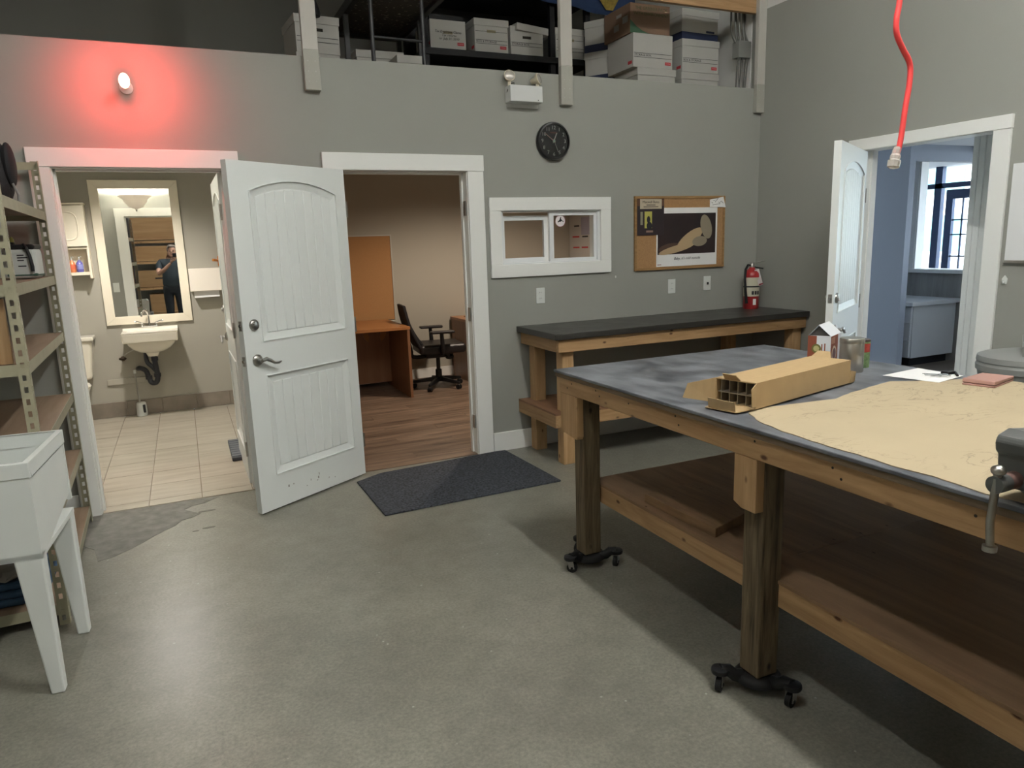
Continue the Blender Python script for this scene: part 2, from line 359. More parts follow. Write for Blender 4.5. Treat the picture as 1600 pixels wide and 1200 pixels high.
# ------------------------------------------------------------------ panelled doors
def arch(u0, u1, v, rise, n=14):
    w = (u1 - u0) / 2; R = (w * w + rise * rise) / (2 * rise); cx = (u0 + u1) / 2; out = []
    for i in range(n + 1):
        u = u0 + (u1 - u0) * i / n; out.append((u, v + math.sqrt(R * R - (u - cx) ** 2) - (R - rise)))
    return out
def panel_door(r, W, H, z0=.01, T=.044, lever_dir=1, flip=1):
    """leaf in local space: hinge at x=0, runs along +x, faces at y=+-T/2"""
    a, b = .085, W - .13
    U, V = (1, 0, 0), (0, 0, 1)
    lz0, lz1, uz0, uz1, rise = .22, .83, 1.035, H - .16, .065
    leaf = MB()
    leaf.box(0, a, -T/2, T/2, z0, H); leaf.box(b, W, -T/2, T/2, z0, H); leaf.box(a, b, -T/2, T/2, z0, lz0); leaf.box(a, b, -T/2, T/2, lz1, uz0)
    ar = arch(a, b, uz1, rise)
    leaf.prism(ar[::1] + [(b, H), (a, H)], (0, T/2, 0), U, V, T)
    lo = leaf.build('leaf', M_DOOR, r, world=False)
    # back board of the panels
    MB().prism([(a - .01, uz0 - .01), (b + .01, uz0 - .01), (b + .01, uz1)] + [(p[0], p[1] + .01) for p in ar[::-1]] + [(a - .01, uz1)], (0, .006, 0), U, V, .012).build('panel_core', M_DOOR, r, world=False)
    box('panel_core', (a - .01, b + .01, -.006, .006, lz0 - .01, lz1 + .01), M_DOOR, r, world=False)
    # bolection moulding round each panel on both faces
    for s in (-1, 1):
        yy = s * T / 2
        for out in ([(a, uz0), (b, uz0)] + ar[::-1] + [(a, uz0)], [(a, lz0), (b, lz0), (b, lz1), (a, lz1), (a, lz0)]):
            m = MB()
            for p, q in zip(out, out[1:]):
                m.bar((p[0], yy * .95, p[1]), (q[0], yy * .95, q[1]), .006, .014, up=(0, 1, 0))
            m.build('panel_moulding', M_DOOR, r, world=False)
            cu, cv = (a + b) / 2, (min(p[1] for p in out) + max(p[1] for p in out)) / 2
            m = MB()
            for p, q in zip(out, out[1:]):
                k = .042
                pi = (p[0] + (k if p[0] < cu - .2 else -k if p[0] > cu + .2 else 0), p[1] + (k if p[1] < cv else -k)); qi = (q[0] + (k if q[0] < cu - .2 else -k if q[0] > cu + .2 else 0), q[1] + (k if q[1] < cv else -k))
                f = [m.bm.verts.new(w) for w in ((p[0], yy * .9, p[1]), (q[0], yy * .9, q[1]), (qi[0], s * .007, qi[1]), (pi[0], s * .007, pi[1]))]
                m.bm.faces.new(f)
            m.build('panel_bevel', M_DOOR, r, world=False)
    # planks with v-grooves
    n = 8; ia, ib = a + .045, b - .045; w = (ib - ia) / n
    for k in range(n):
        p0, p1 = ia + k * w + .0035, ia + (k + 1) * w - .0035; mid = (p0 + p1) / 2
        top = [q for q in ar]; 
        def at(u): 
            for (u0, v0), (u1, v1) in zip(top, top[1:]):
                if u0 <= u <= u1: return v0 + (v1 - v0) * (u - u0) / (u1 - u0)
        MB().prism([(p0, uz0 + .045), (p1, uz0 + .045), (p1, at(p1) - .048), (p0, at(p0) - .048)], (0, .0125, 0), U, V, .025).build('plank', M_DOOR, r, world=False, bevel=.003, seg=1)
        box('plank', (p0, p1, -.0125, .0125, lz0 + .045, lz1 - .045), M_DOOR, r, world=False, bevel=.003, seg=1)
    # hardware
    u = W - .075
    for s in (-1, 1):
        f = s * T / 2; Mx = Matrix.Rotation(-s * PI / 2, 3, 'X')
        d = MB().lathe([(.033, 0), (.033, .006), (.028, .012), (.018, .014), (.018, .02), (.006, .022)], (u, f, 1.135), 20, Mx).build('deadbolt', M_STEEL, r, world=False, smooth=True)
        hn = MB().lathe([(.034, 0), (.034, .006), (.028, .013), (.013, .017), (.012, .045), (.004, .048)], (u, f, .93), 20, Mx).build('lever_rose', M_STEEL, r, world=False, smooth=True)
        y = f + s * .045
        MB().tube([(u, y, .93), (u - .03, y, .936), (u - .06, y, .922), (u - .085, y, .905), (u - .115, y, .902), (u - .135, y, .908)], [.011, .012, .010, .008, .007, .004], 10).build('lever', M_STEEL, hn, world=False, smooth=True)
    for z in (1.135, .93):
        pl = box('latch_plate', (W - .001, W + .0012, -.012, .012, z - .028, z + .028), M_STEEL, r, world=False)
        MB().cyl((W, 0, z), (W + .008, 0, z), .009, n=12).build('latch_bolt', M_CHROME, pl, world=False)
    for z in (.25, 1.05, 1.8):
        MB().cyl((-.006, flip * T / 2, z - .05), (-.006, flip * T / 2, z + .05), .007, n=10).build('hinge', M_STEEL, r, world=False)
d1 = sroot('door_1', (1.0, -.03, 0), math.radians(-147.16), 'open white panel door with arched top panel and lever, hinged at the office')
panel_door(d1, .872, 2.048)
M_SCUFF = mat('scuff', '9c9a94', .7)
for k in range(9):
    u, v = random.uniform(.25, .7), random.uniform(.06, .13); hgt = random.uniform(.004, .016)
    box('scuff_mark', (u, u + random.uniform(.004, .012), .0219, .0224, v, v + hgt), M_SCUFF, d1, world=False)
d2 = sroot('door_2', (.286, .135, 0), math.radians(90.5), 'white bathroom door folded back inside the bathroom')
panel_door(d2, .86, 2.04)
d3 = sroot('door_3', (4.50, -1.06, 0), math.radians(210.5), 'half-open white panel door on the right wall')
panel_door(d3, .89, 2.10)
# ------------------------------------------------------------------ slider window into the office
w1 = sroot('window_1', (2.54, 0, 1.3), label='small white sliding window into the office')
for d in ((2.035, 3.047, -.02, 0, 1.778, 1.871), (2.035, 3.047, -.02, 0, 1.303, 1.395), (2.035, 2.125, -.019, 0, 1.395, 1.778), (2.955, 3.047, -.019, 0, 1.395, 1.778)):
    box('casing_board', d, M_TRIM, w1, bevel=.002, seg=1)
M_VINYL = mat('white_vinyl', 'e2e5e5', .3)
for d in ((2.115, 2.145, 0, .12, 1.38, 1.79), (2.935, 2.965, 0, .12, 1.38, 1.79), (2.145, 2.935, 0, .12, 1.38, 1.405), (2.145, 2.935, 0, .12, 1.768, 1.79)): box('window_frame', d, M_VINYL, w1)
def sash(x0, x1, z0, z1, y, fw):
    s = MB().box(x0, x1, y, y + .028, z0, z0 + fw).box(x0, x1, y, y + .028, z1 - fw, z1).box(x0, x0 + fw, y, y + .028, z0 + fw, z1 - fw).box(x1 - fw, x1, y, y + .028, z0 + fw, z1 - fw).build('sash', M_VINYL, w1)
    box('pane', (x0 + fw, x1 - fw, y + .012, y + .016, z0 + fw, z1 - fw), M_GLASS, s)
    return s
sash(2.145, 2.535, 1.405, 1.745, .055, .034); s2 = sash(2.53, 2.945, 1.392, 1.775, .015, .034)
tb = thing('round_sticker', 'round white sticker with a dark figure and red rim on the window pane', 'sticker', (2.627, .0265, 1.700))
M = Matrix.Rotation(PI / 2, 3, 'X')
MB().lathe([(.044, 0), (.044, .0006)], (2.627, .0265, 1.700), 28, M).build('sticker_disc', mat('sticker_white', 'e0d8da', .5), tb)
MB().lathe([(.044, 0), (.044, .0009), (.0405, .0009), (.0405, 0)], (2.627, .0265, 1.700), 28, M).build('red_rim', mat('sticker_rim', 'b8828a', .5), tb)
MB().prism([(-.022, -.010), (-.006, .004), (.000, .022), (.008, .024), (.006, .012), (.012, .002), (.030, -.010), (.028, -.014), (.010, -.004), (.002, -.012), (-.006, -.010), (-.020, -.016)], (2.627, .0258, 1.705), (1, 0, 0), (0, 0, 1), .0004).build('figure_print', M_INK, tb)
# ------------------------------------------------------------------ mezzanine guard: 2x4 posts and rail
M_WPOST = mat('white_post_paint', 'b9b6ae', .6, bump=.03, bscale=60)
M_GPOST = mat('grey_post_paint', 'a3a298', .6, bump=.03, bscale=60)
for nm, x0, x1, zb, zp in (('leftmost', .822, .918, 2.525, 2.762), ('middle', 2.62, 2.716, 2.518, 2.782), ('rightmost, in the corner,', 4.436, 4.518, 2.538, 2.757)):
    p = thing('guard_post', 'white and grey painted timber post on the parapet, %s of the three' % nm, 'post', ((x0 + x1) / 2, -.02, zb), 0, 'timber guard posts on the parapet')
    box('post_foot', (x0, x1, -.042, -.001, zb, zp), M_GPOST, p, bevel=.002, seg=1)
    sh = box('post_shaft', (x0 + .001, x1 - .001, -.041, -.001, zp, 4.5), M_WPOST, p, bevel=.002, seg=1)
    for i in range(6): MB().cyl((x0 + .025 + .045 * (i % 2), -.0425, zb + .05 + .06 * (i // 2)), (x0 + .025 + .045 * (i % 2), -.041, zb + .05 + .06 * (i // 2)), .004, n=8).build('screw_head', M_STEEL, p)
rl = MB().box(2.7, 4.46, .0, .038, 3.303, 3.405).build('guard_rail', M_PINEX); tag(rl, 'bare pine rail between the two right guard posts', 'rail')
# ================================================================== LIGHT FIXTURES
def fixture(label, x, y, z, W, length=1.22):
    t = thing('ceiling_light', label, 'light', (x, y, z), 0, 'shop strip lights')
    box('housing', (x - .08, x + .08, y - length / 2, y + length / 2, z + .02, z + .09), mat('fixture_white', 'd8d8d8', .5), t, bevel=.004)
    a = 2 * PI * .016 * (length - .04) * 2
    m = mat('lit_tube_%d' % round(W), 'ffffff', .5, emis='ffffff', estr=W / (PI * a)); m.node_tree.nodes['Principled BSDF'].inputs['Emission Color'].default_value = SHOP_COL + (1,)
    for s in (-.04, .04): MB().cyl((x + s, y - length / 2 + .02, z), (x + s, y + length / 2 - .02, z), .016, n=10).build('tube', m, t, smooth=True)
    for s in (-.45, .45): MB().cyl((x, y + s, z + .09), (x, y + s, 4.5), .004, n=6).build('hanger', M_STEEL, t)
fixture('strip light hung over the work table', 1.68, -3.75, 4.2, SHOP_W * 3.15)
fixture('strip light hung left of the work table', -.28, -3.75, 4.2, SHOP_W * 1.0)
fixture('strip light hung by the right wall', 3.6, -3.75, 4.2, SHOP_W * .6)
fixture('strip light hung over the photographer', 1.4, -6.3, 4.2, SHOP_W * .5)
# bathroom bowl light
bl = thing('bowl_ceiling_light', 'frosted bell-shaped bowl light hanging below the bathroom ceiling', 'light', (-.435, .47, 2.385))
MB().lathe([(r_, z_ + .05) for r_, z_ in ((.012, 2.065), (.022, 2.075), (.05, 2.082), (.085, 2.10), (.10, 2.125), (.13, 2.155), (.14, 2.19), (.192, 2.225), (.194, 2.23), (.189, 2.228), (.136, 2.195), (.09, 2.135), (.04, 2.095), (.010, 2.085))], (-.435, .47, 0), 32).build('glass_bowl', mat('frosted_bowl', 'b8ad9c', .5, emis='d8c8b0', estr=.35), bl, smooth=True)
MB().lathe([(.004, 2.092), (.012, 2.10), (.010, 2.11), (.014, 2.118)], (-.435, .47, 0), 14).build('finial', M_STEEL, bl, smooth=True)
MB().cyl((-.435, .47, 2.12), (-.435, .47, 2.38), .008, n=10).build('stem', M_STEEL, bl)
MB().lathe([(.075, 2.365), (.075, 2.384), (.06, 2.385)], (-.435, .47, 0), 24).build('canopy', M_STEEL, bl, smooth=True)
for s in (-1, 1):
    l = bpy.data.lights.new('bath_bulb', 'POINT'); l.energy = BATH_W / 2; l.color = BATH_COL; l.shadow_soft_size = .035
    o = bpy.data.objects.new('bulb', l); C.objects.link(o); o.parent = bl; o.location = (s * .05, 0, -.155)
bd = thing('recessed_downlight', 'recessed round ceiling downlight above the bathroom sink', 'light', (-.40, 2.0, 2.385))
MB().lathe([(.09, 2.374), (.09, 2.385), (.068, 2.385), (.068, 2.374)], (-.40, 2.0, 0), 28).build('trim_ring', M_TRIM, bd, smooth=True)
l = bpy.data.lights.new('bath_spot', 'SPOT'); l.energy = BATH_W * .56; l.color = BATH_COL; l.spot_size = math.radians(150); l.spot_blend = .7; l.shadow_soft_size = .06
o = bpy.data.objects.new('spot_lamp', l); C.objects.link(o); o.parent = bd; o.location = (0, 0, -.03)
# office downlight
ol = thing('recessed_downlight', 'recessed round ceiling downlight in the office', 'light', (2.9, 1.5, 2.45))
MB().lathe([(.10, 2.438), (.10, 2.45), (.075, 2.45), (.075, 2.438)], (2.9, 1.5, 0), 28).build('trim_ring', M_TRIM, ol, smooth=True)
l = bpy.data.lights.new('office_spot', 'SPOT'); l.energy = OFFICE_W * 5; l.color = OFFICE_COL; l.spot_size = math.radians(160); l.spot_blend = .55; l.shadow_soft_size = .09
o = bpy.data.objects.new('spot_lamp', l); C.objects.link(o); o.parent = ol; o.location = (0, 0, -.03)
# red lamp on the wall
rlp = thing('red_warning_light', 'glowing red warning lamp on the wall above the bathroom door', 'light', (-.172, 0, 2.50))
MB().lathe([(.035, 0), (.035, .012), (.02, .02), (.012, .03), (.012, .14)], (-.175, 0, 2.49), 18, Matrix.Rotation(PI / 2, 3, 'X')).build('lamp_bracket', M_WPLASTIC, rlp, smooth=True)
MB().ell((-.175, -.165, 2.495), (.028, .030, .040)).build('lamp_dome', mat('red_lamp_glow', 'ff5040', .3, emis='ff8a78', estr=12), rlp, smooth=True)
l = bpy.data.lights.new('red_glow', 'SPOT'); l.energy = RED_W; l.color = (1, .06, .05); l.shadow_soft_size = .03; l.spot_size = math.radians(165); l.spot_blend = .5
o = bpy.data.objects.new('red_glow', l); C.objects.link(o); o.parent = rlp; o.location = (.0, -.235, -.005); o.rotation_euler = (math.radians(82), 0, 0)
# ================================================================== WORK TABLE (island on dollies)
TZ = .954; TA = math.radians(.8)
wt = thing('work_table', 'large timber work table with scuffed grey top on wheeled dollies', 'table', (1.557, -1.862, 0), TA)
M_TOP = mat('scuffed_grey_top', '787b80', .42, noise=.0, nscale=7, col2='393c42', stretch=(1.6, .8, 1), rvar=.1, bump=.05, bscale=30)
LEN, WID = 2.44, 1.325
MB().box(0, WID, -LEN, 0, TZ - .012, TZ).build('table_top', M_TOP, wt, world=False, bevel=.002, seg=1)
MB().box(.006, WID - .006, -LEN + .006, -.006, TZ - .032, TZ - .012).build('top_underlay', wood('grimy_ply', '7a6a55', '5b4c3a', 'y', .8), wt, world=False)
A0, A1 = TZ - .106, TZ - .032
MB().box(.018, .056, -LEN + .02, -.02, A0, A1).build('apron', M_PINE, wt, world=False, bevel=.003, seg=1)
MB().box(WID - .056, WID - .018, -LEN + .02, -.02, A0, A1).build('apron', M_PINE, wt, world=False, bevel=.003, seg=1)
for yy in (-.058, -LEN + .02): MB().box(.056, WID - .056, yy, yy + .038, A0, A1).build('apron', M_PINEX, wt, world=False, bevel=.003, seg=1)
for yy in (-.8, -1.6): MB().box(.056, WID - .056, yy, yy + .038, A0, A1).build('cross_beam', M_PINEX, wt, world=False)
M_SIDEZ = [(1.614, -2.042), (1.630, -3.172), (1.645, -4.20)]
inv = None
legs = []
for (x, y) in M_SIDEZ: legs.append((x, y, 1))
for (x, y) in ((2.625, -2.02), (2.64, -3.15), (2.655, -4.20)): legs.append((x, y, 0))
for (x, y, near) in legs:
    lg = box('leg', (x, x + .09, y, y + .09, .062, TZ - .05), M_POST, wt, bevel=.007)
    if near:
        MB().prism([(.064, 0), (.064, -.19), (-.085, -.205), (-.092, -.19), (-.092, 0)][::-1] if y > -3 else [(0.012, 0), (.012, -.165), (-.025, -.18), (-.09, -.18), (-.09, 0)][::-1], (x - .036, y + .09, A0 - .001), (0, 1, 0), (0, 0, 1), .036).build('brace_block', M_PINEZ, wt, bevel=.002, seg=1)
R0, R1 = .312, .398; SHX = 2.61
for x in (1.710, SHX - .04): box('shelf_rail', (x, x + .038, -4.22, -1.957, R0, R1), M_PINE, wt, bevel=.003, seg=1)
for y in (-1.998, -3.1): box('shelf_joist', (1.748, SHX - .04, y, y + .038, R0, R1), M_PINEX, wt)
M_SHPLY = wood('brown_shelf_plywood', '8d7155', '6f573f', 'y', .72, .5, knots=.35, knotcol='3a2416')
box('lower_shelf', (1.705, SHX, -3.05, -1.955, R1, R1 + .012), M_SHPLY, wt)
box('lower_shelf', (1.705, SHX, -4.22, -3.052, R1, R1 + .012), M_SHPLY, wt)
for (yy, zz) in ((-.1, .03), (-.14, .055), (-.35, .06), (-.38, .04), (-.6, .05), (-.9, .06), (-.92, .03), (-1.3, .06), (-1.6, .055), (-1.63, .03), (-2.0, .05)):
    MB().cyl((.0172, yy, A0 + zz), (.019, yy, A0 + zz), .004, n=8).build('screw_head', M_SLOTDARK, wt, world=False)
# dollies under the legs
def dolly(x, y, a0, lab):
    t = thing('caster_dolly', lab, 'dolly', (x, y, 0), a0, 'three-wheeled dollies under the table legs')
    m = MB().lathe([(.075, .030), (.080, .034), (.080, .046), (.072, .056), (.064, .060), (.01, .060)], (0, 0, 0), 24)
    m.build('dolly_plate', M_RUBBER, t, world=False, smooth=True)
    for k in range(3):
        c, s = math.cos(2 * PI * k / 3), math.sin(2 * PI * k / 3)
        R = Matrix.Rotation(2 * PI * k / 3, 4, 'Z')
        ar = MB().tube([(.06, 0, .045), (.085, 0, .052), (.105, 0, .07), (.135, 0, .074)], [.024, .022, .022, .020], 10).lathe([(.03, .064), (.032, .072), (.03, .080), (.01, .084)], (.135, 0, 0), 16).xf(R).build('dolly_arm', M_BLACK, t, world=False, smooth=True)
        b = random.uniform(0, 6.28); B = Matrix.Translation((.135 * c, .135 * s, 0)) @ Matrix.Rotation(b, 4, 'Z')
        fk = MB()
        for q in (-.014, .011): fk.hexa([(-.005, q, .02), (.02, q, .02), (.02, q + .003, .02), (-.005, q + .003, .02), (-.016, q, .064), (.014, q, .064), (.014, q + .003, .064), (-.016, q + .003, .064)])
        fk.xf(B).build('caster_fork', mat('zinc', '9a9a98', .35, .9), t, world=False)
        w = MB().cyl((.008, -.009, .025), (.008, .009, .025), .025, n=20).cyl((.008, -.0155, .025), (.008, .0155, .025), .006, n=10).xf(B).build('caster_wheel', M_RUBBER, t, world=False, smooth=True)
labs = ['three-wheeled dolly under the far left table leg', 'three-wheeled dolly under the nearest left table leg in view', 'three-wheeled dolly under the left table leg beside the vise', 'three-wheeled dolly under the far right table leg', 'three-wheeled dolly under the middle right table leg', 'three-wheeled dolly under the right table leg furthest from the back wall']
for (x, y, n), la, a in zip(legs, labs, (1.6, 3.4, .4, 1.0, 2.0, 2.9)): dolly(x + .045, y + .045, math.radians(200) if la.find('far left') > 0 else math.radians(160) if 'nearest' in la else a, la)
# loose plank on the lower shelf
pk = MB().hexa([(1.752, -2.352, .411), (1.766, -2.79, .411), (1.90, -2.79, .411), (2.06, -2.325, .411)] and [(1.755, -2.80, .411), (2.075, -2.69, .411), (2.045, -2.325, .411), (1.742, -2.345, .411), (1.755, -2.80, .449), (2.075, -2.69, .449), (2.045, -2.325, .449), (1.742, -2.345, .449)]).build('wood_slab', wood('worn_slab', '8f7150', '685038', 'y', .6, .8, knots=.6), bevel=.003)
tag(pk, 'thick loose wooden slab lying on the lower table shelf', 'wood slab')
# kraft paper over the near half of the top
kp = [(1.700, -3.015), (1.735, -2.985), (1.76, -2.972), (1.90, -2.995), (2.11, -3.012), (2.24, -2.968), (2.38, -2.935), (2.53, -2.905), (2.64, -2.96), (2.78, -3.02), (2.90, -3.05), (2.905, -3.6), (2.91, -4.28), (1.625, -4.28), (1.622, -3.95), (1.606, -3.88), (1.616, -3.74), (1.606, -3.64), (1.614, -3.52), (1.612, -3.40), (1.622, -3.25), (1.648, -3.12)]
kp2 = []
for (a, b) in zip(kp, kp[1:] + kp[:1]):
    for i in range(4):
        t = i / 4; kp2.append((a[0] + (b[0] - a[0]) * t + random.uniform(-.003, .003), a[1] + (b[1] - a[1]) * t + random.uniform(-.003, .003)))
def kraft_mat():
    m = MATS['kraft_paper']; nt = m.node_tree; N = nt.nodes; L = nt.links; b = N['Principled BSDF']
    src = b.inputs['Base Color'].links[0].from_socket
    tc = N.new('ShaderNodeTexCoord'); mp = N.new('ShaderNodeMapping'); mp.inputs['Scale'].default_value = (2.4, 6.5, 1); mp.inputs['Rotation'].default_value = (0, 0, .5); L.new(tc.outputs['Object'], mp.inputs[0])
    n = N.new('ShaderNodeTexNoise'); n.inputs['Scale'].default_value = 1.6; n.inputs['Detail'].default_value = 5; n.inputs['Distortion'].default_value = 2.2; L.new(mp.outputs[0], n.inputs[0])
    r = N.new('ShaderNodeValToRGB'); L.new(n.outputs[0], r.inputs[0]); e = r.color_ramp.elements
    e[0].position = .484; e[0].color = (0, 0, 0, 1); e[1].position = .516; e[1].color = (0, 0, 0, 1); k = e.new(.5); k.color = (.75, .75, .75, 1)
    n2 = N.new('ShaderNodeTexNoise'); n2.inputs['Scale'].default_value = 2.6; L.new(tc.outputs['Object'], n2.inputs[0])
    r2 = N.new('ShaderNodeValToRGB'); L.new(n2.outputs[0], r2.inputs[0]); r2.color_ramp.elements[0].position = .46; r2.color_ramp.elements[1].position = .62
    mu = N.new('ShaderNodeMath'); mu.operation = 'MULTIPLY'; L.new(r.outputs[0], mu.inputs[0]); L.new(r2.outputs[0], mu.inputs[1])
    mx = N.new('ShaderNodeMix'); mx.data_type = 'RGBA'; L.new(mu.outputs[0], mx.inputs[0]); L.new(src, mx.inputs[6]); mx.inputs[7].default_value = lin('6a6254'); L.new(mx.outputs[2], b.inputs['Base Color'])
kraft_mat()
k = MB().prism(kp2, (0, 0, TZ + .0005), (1, 0, 0), (0, 1, 0), .0025).build('kraft_paper_sheet', M_KRAFT); tag(k, 'torn-edged kraft paper sheet covering the near half of the work table', 'paper')
# long open cardboard box with partitions
ba = math.radians(13.5); W2, H2, L2 = .165, .092, .64
lb = thing('cardboard_box', 'long open-ended cardboard box with partitions lying on the work table', 'box', (1.72, -2.925, TZ + .0075), ba)
t = .004; hw = W2 / 2
for nm, d in (('bottom_panel', (0, L2, -hw, hw, 0, t)), ('top_panel', (0, L2, -hw, hw, H2 - t, H2)), ('side_panel', (0, L2, -hw, -hw + t, t, H2 - t)), ('side_panel', (0, L2, hw - t, hw, t, H2 - t))):
    MB().box(*d).build(nm, M_CARD, lb, world=False)
for a in ([(0, -hw, 0), (0, hw, 0), (-.085, hw - .02, -.002), (-.085, -hw + .02, -.002)], [(0, hw, .0), (0, hw, H2), (-.07, hw + .07, H2 - .02), (-.085, hw + .08, .02)], [(0, -hw, .01), (0, -hw, H2), (-.045, -hw - .01, H2 - .015), (-.035, -hw - .008, .012)],
          [(0, -.02, H2), (0, .045, H2), (-.022, .04, H2 + .022), (-.022, -.015, H2 + .02)], [(-.08, -hw + .025, .0), (-.08, hw - .03, .0), (-.086, hw - .03, .036), (-.086, -hw + .025, .034)],
          [(L2, -hw, 0), (L2, hw, 0), (L2 + .055, hw - .02, -.002), (L2 + .055, -hw + .01, -.002)], [(L2, .0, H2), (L2, hw, H2), (L2 + .03, hw - .01, H2 + .02), (L2 + .03, .02, H2 + .02)], [(L2, -hw, 0), (L2 + .055, -hw + .01, 0), (L2 + .05, -hw + .005, .04), (L2, -hw, .05)]):
    m = MB(); q = [Vector(p) for p in a]; n = (q[1] - q[0]).cross(q[3] - q[0]).normalized() * .0028
    m.hexa([p for p in q] + [p + n for p in q]).build('flap', M_CARD, lb, world=False)
M_CARDIN = mat('grey_cardboard', '8d8474', .85)
for kx in range(5): MB().box(.012, .3, -hw + .012 + kx * .034, -hw + .0145 + kx * .034, t, H2 - t).build('divider', M_CARDIN, lb, world=False)
MB().hexa([(.008, -hw + t, .040), (.3, -hw + t, .046), (.3, hw - t, .046), (.008, hw - t, .040), (.008, -hw + t, .043), (.3, -hw + t, .049), (.3, hw - t, .049), (.008, hw - t, .043)]).build('divider', M_CARDIN, lb, world=False)
# cereal-style carton
ct = thing('drink_carton', 'opened brown and white printed carton behind the metal canister', 'carton', (2.675, -2.44, TZ), math.radians(27))
M_CW = mat('carton_white', 'dcdfe2', .6); M_CB = mat('carton_brown', '8a4a34', .6)
hx, hy, hz = .083, .050, .136
MB().box(-hx, hx, -hy, hy, 0, hz).build('carton_body', M_CW, ct, world=False)
MB().box(-hx - .0004, -hx + .001, .012, hy + .0004, .0, hz).build('brown_print', M_CB, ct, world=False)
MB().box(-hx, hx * .35, -hy - .0005, -hy + .001, .0, hz).build('brown_print', M_CB, ct, world=False)
MB().lathe([(.021, 0), (.021, .0008)], (-hx - .0003, .012, .078), 20, Matrix.Rotation(-PI / 2, 3, 'Y')).build('round_emblem', mat('emblem_olive', '6d6a34', .6), ct, world=False)
MB().lathe([(.013, 0), (.013, .0012)], (-hx - .0003, .012, .078), 14, Matrix.Rotation(-PI / 2, 3, 'Y')).build('emblem_centre', mat('emblem_pale', 'b8b27a', .6), ct, world=False)
for k2, (zz, ln) in enumerate(((.074, .05), (.074, .058))): MB().box(-hx - .0006, -hx, -.014 - k2 * .013, -.009 - k2 * .013, zz - ln / 2, zz + ln / 2).build('print_line', M_CB, ct, world=False)
MB().prism([(-.012, 0), (.012, 0), (0, .022)], (-hx - .0001, -.012, .004), (0, -1, 0), (0, 0, 1), .0008).build('triangle_print', M_INK, ct, world=False)
MB().lathe([(.036, 0), (.036, .0008), (.028, .0010)], (-.03, -hy - .0004, .052), 22, Matrix.Rotation(PI / 2, 3, 'X')).build('bowl_print', mat('print_cream', 'cbb9a0', .6), ct, world=False)
MB().lathe([(.026, 0), (.026, .0014)], (-.03, -hy - .0004, .052), 22, Matrix.Rotation(PI / 2, 3, 'X')).build('bowl_print', mat('print_mauve', '6b4d52', .6), ct, world=False)
MB().box(-.075, -.02, -hy - .0012, -hy, .10, .128).build('print_line', mat('print_tan', 'b0826a', .6), ct, world=False)
MB().hexa([(-hx, -hy, hz), (hx, -hy, hz), (hx, -hy + .002, hz), (-hx, -hy + .002, hz), (-hx, .005, hz + .05), (hx, .005, hz + .05), (hx, .007, hz + .05), (-hx, .007, hz + .05)]).build('top_flap', M_CW, ct, world=False)
MB().hexa([(-hx, hy - .002, hz), (hx, hy - .002, hz), (hx, hy, hz), (-hx, hy, hz), (-hx, .006, hz + .048), (hx, .006, hz + .048), (hx, .008, hz + .048), (-hx, .008, hz + .048)]).build('top_flap', M_CW, ct, world=False)
MB().prism([(-hy + .006, 0), (hy - .006, 0), (.006, .044)], (-hx + .01, 0, hz), (0, 1, 0), (0, 0, 1), .001).build('inner_flap', mat('carton_inside', '4b4845', .8), ct, world=False)
cn = thing('metal_canister', 'plain brushed metal canister standing on the work table', 'canister', (2.60, -2.655, TZ))
MB().lathe([(.047, 0), (.049, .003), (.049, .128), (.0475, .130)], (0, 0, 0), 36).build('canister_body', mat('tin_metal', 'b9b5ac', .34, 1.0, noise=.06, nscale=3, stretch=(1, 1, .1)), cn, world=False, smooth=True)
MB().lathe([(.0503, .126), (.0503, .144), (.048, .147), (.002, .1475)], (0, 0, 0), 36).build('canister_lid', MATS['tin_metal'], cn, world=False, smooth=True)
cn2 = thing('printed_can', 'can with red and green vegetable print half hidden by the metal canister', 'can', (2.725, -2.60, TZ))
MB().lathe([(.036, 0), (.036, .118), (.034, .122), (.002, .122)], (0, 0, 0), 24).build('can_body', mat('can_green_print', '7f9a6a', .5, noise=.5, nscale=60), cn2, world=False, smooth=True)
MB().lathe([(.0364, .07), (.0364, .108)], (0, 0, 0), 24).build('red_band', mat('can_red_print', 'b8483c', .5, noise=.4, nscale=50), cn2, world=False, smooth=True)
MB().lathe([(.0366, .116), (.0366, .124), (.034, .126), (.002, .123)], (0, 0, 0), 24).build('can_rim', mat('dark_lid', '4a4240', .4), cn2, world=False, smooth=True)
pp = MB().prism([(2.612, -2.806), (2.655, -3.022), (2.858, -2.985), (2.868, -2.775)], (0, 0, TZ + .0032), (1, 0, 0), (0, 1, 0), .001).build('paper_sheet', M_PAPER); tag(pp, 'white paper sheet lying beyond the kraft paper', 'paper')
ky = thing('key_bunch', 'bunch of keys with a black fob lying on the white paper sheet', 'keys', (2.80, -2.93, TZ + .0045))
MB().tube([(.012 * math.cos(q * .52), .012 * math.sin(q * .52), .003) for q in range(13)], .0012, 6).build('key_ring', M_STEEL, ky, world=False)
for q in range(5):
    a = 2.2 + q * .5; R = Matrix.Translation((.02 * math.cos(a), .02 * math.sin(a), .002 + q * .0015)) @ RZ(a)
    MB().lathe([(.011, 0), (.011, .002)], (.01, 0, 0), 12).box(.018, .048, -.004, .004, 0, .002).xf(R).build('key', M_STEEL, ky, world=False)
MB().box(.01, .06, -.018, .012, .0, .014).build('fob', M_BLACK, ky, world=False, bevel=.004)
pn = MB().cyl((2.82, -2.985, TZ + .008), (2.885, -2.93, TZ + .008), .005, n=10).build('black_pen', M_BLACK); tag(pn, 'short black pen beside the keys', 'pen')
wl = thing('wallet', 'folded dusty pink leather wallet on the kraft paper', 'wallet', (2.80, -3.12, TZ + .003), math.radians(14))
M_PINK = mat('pink_leather', 'ab8378', .55, bump=.1, bscale=200)
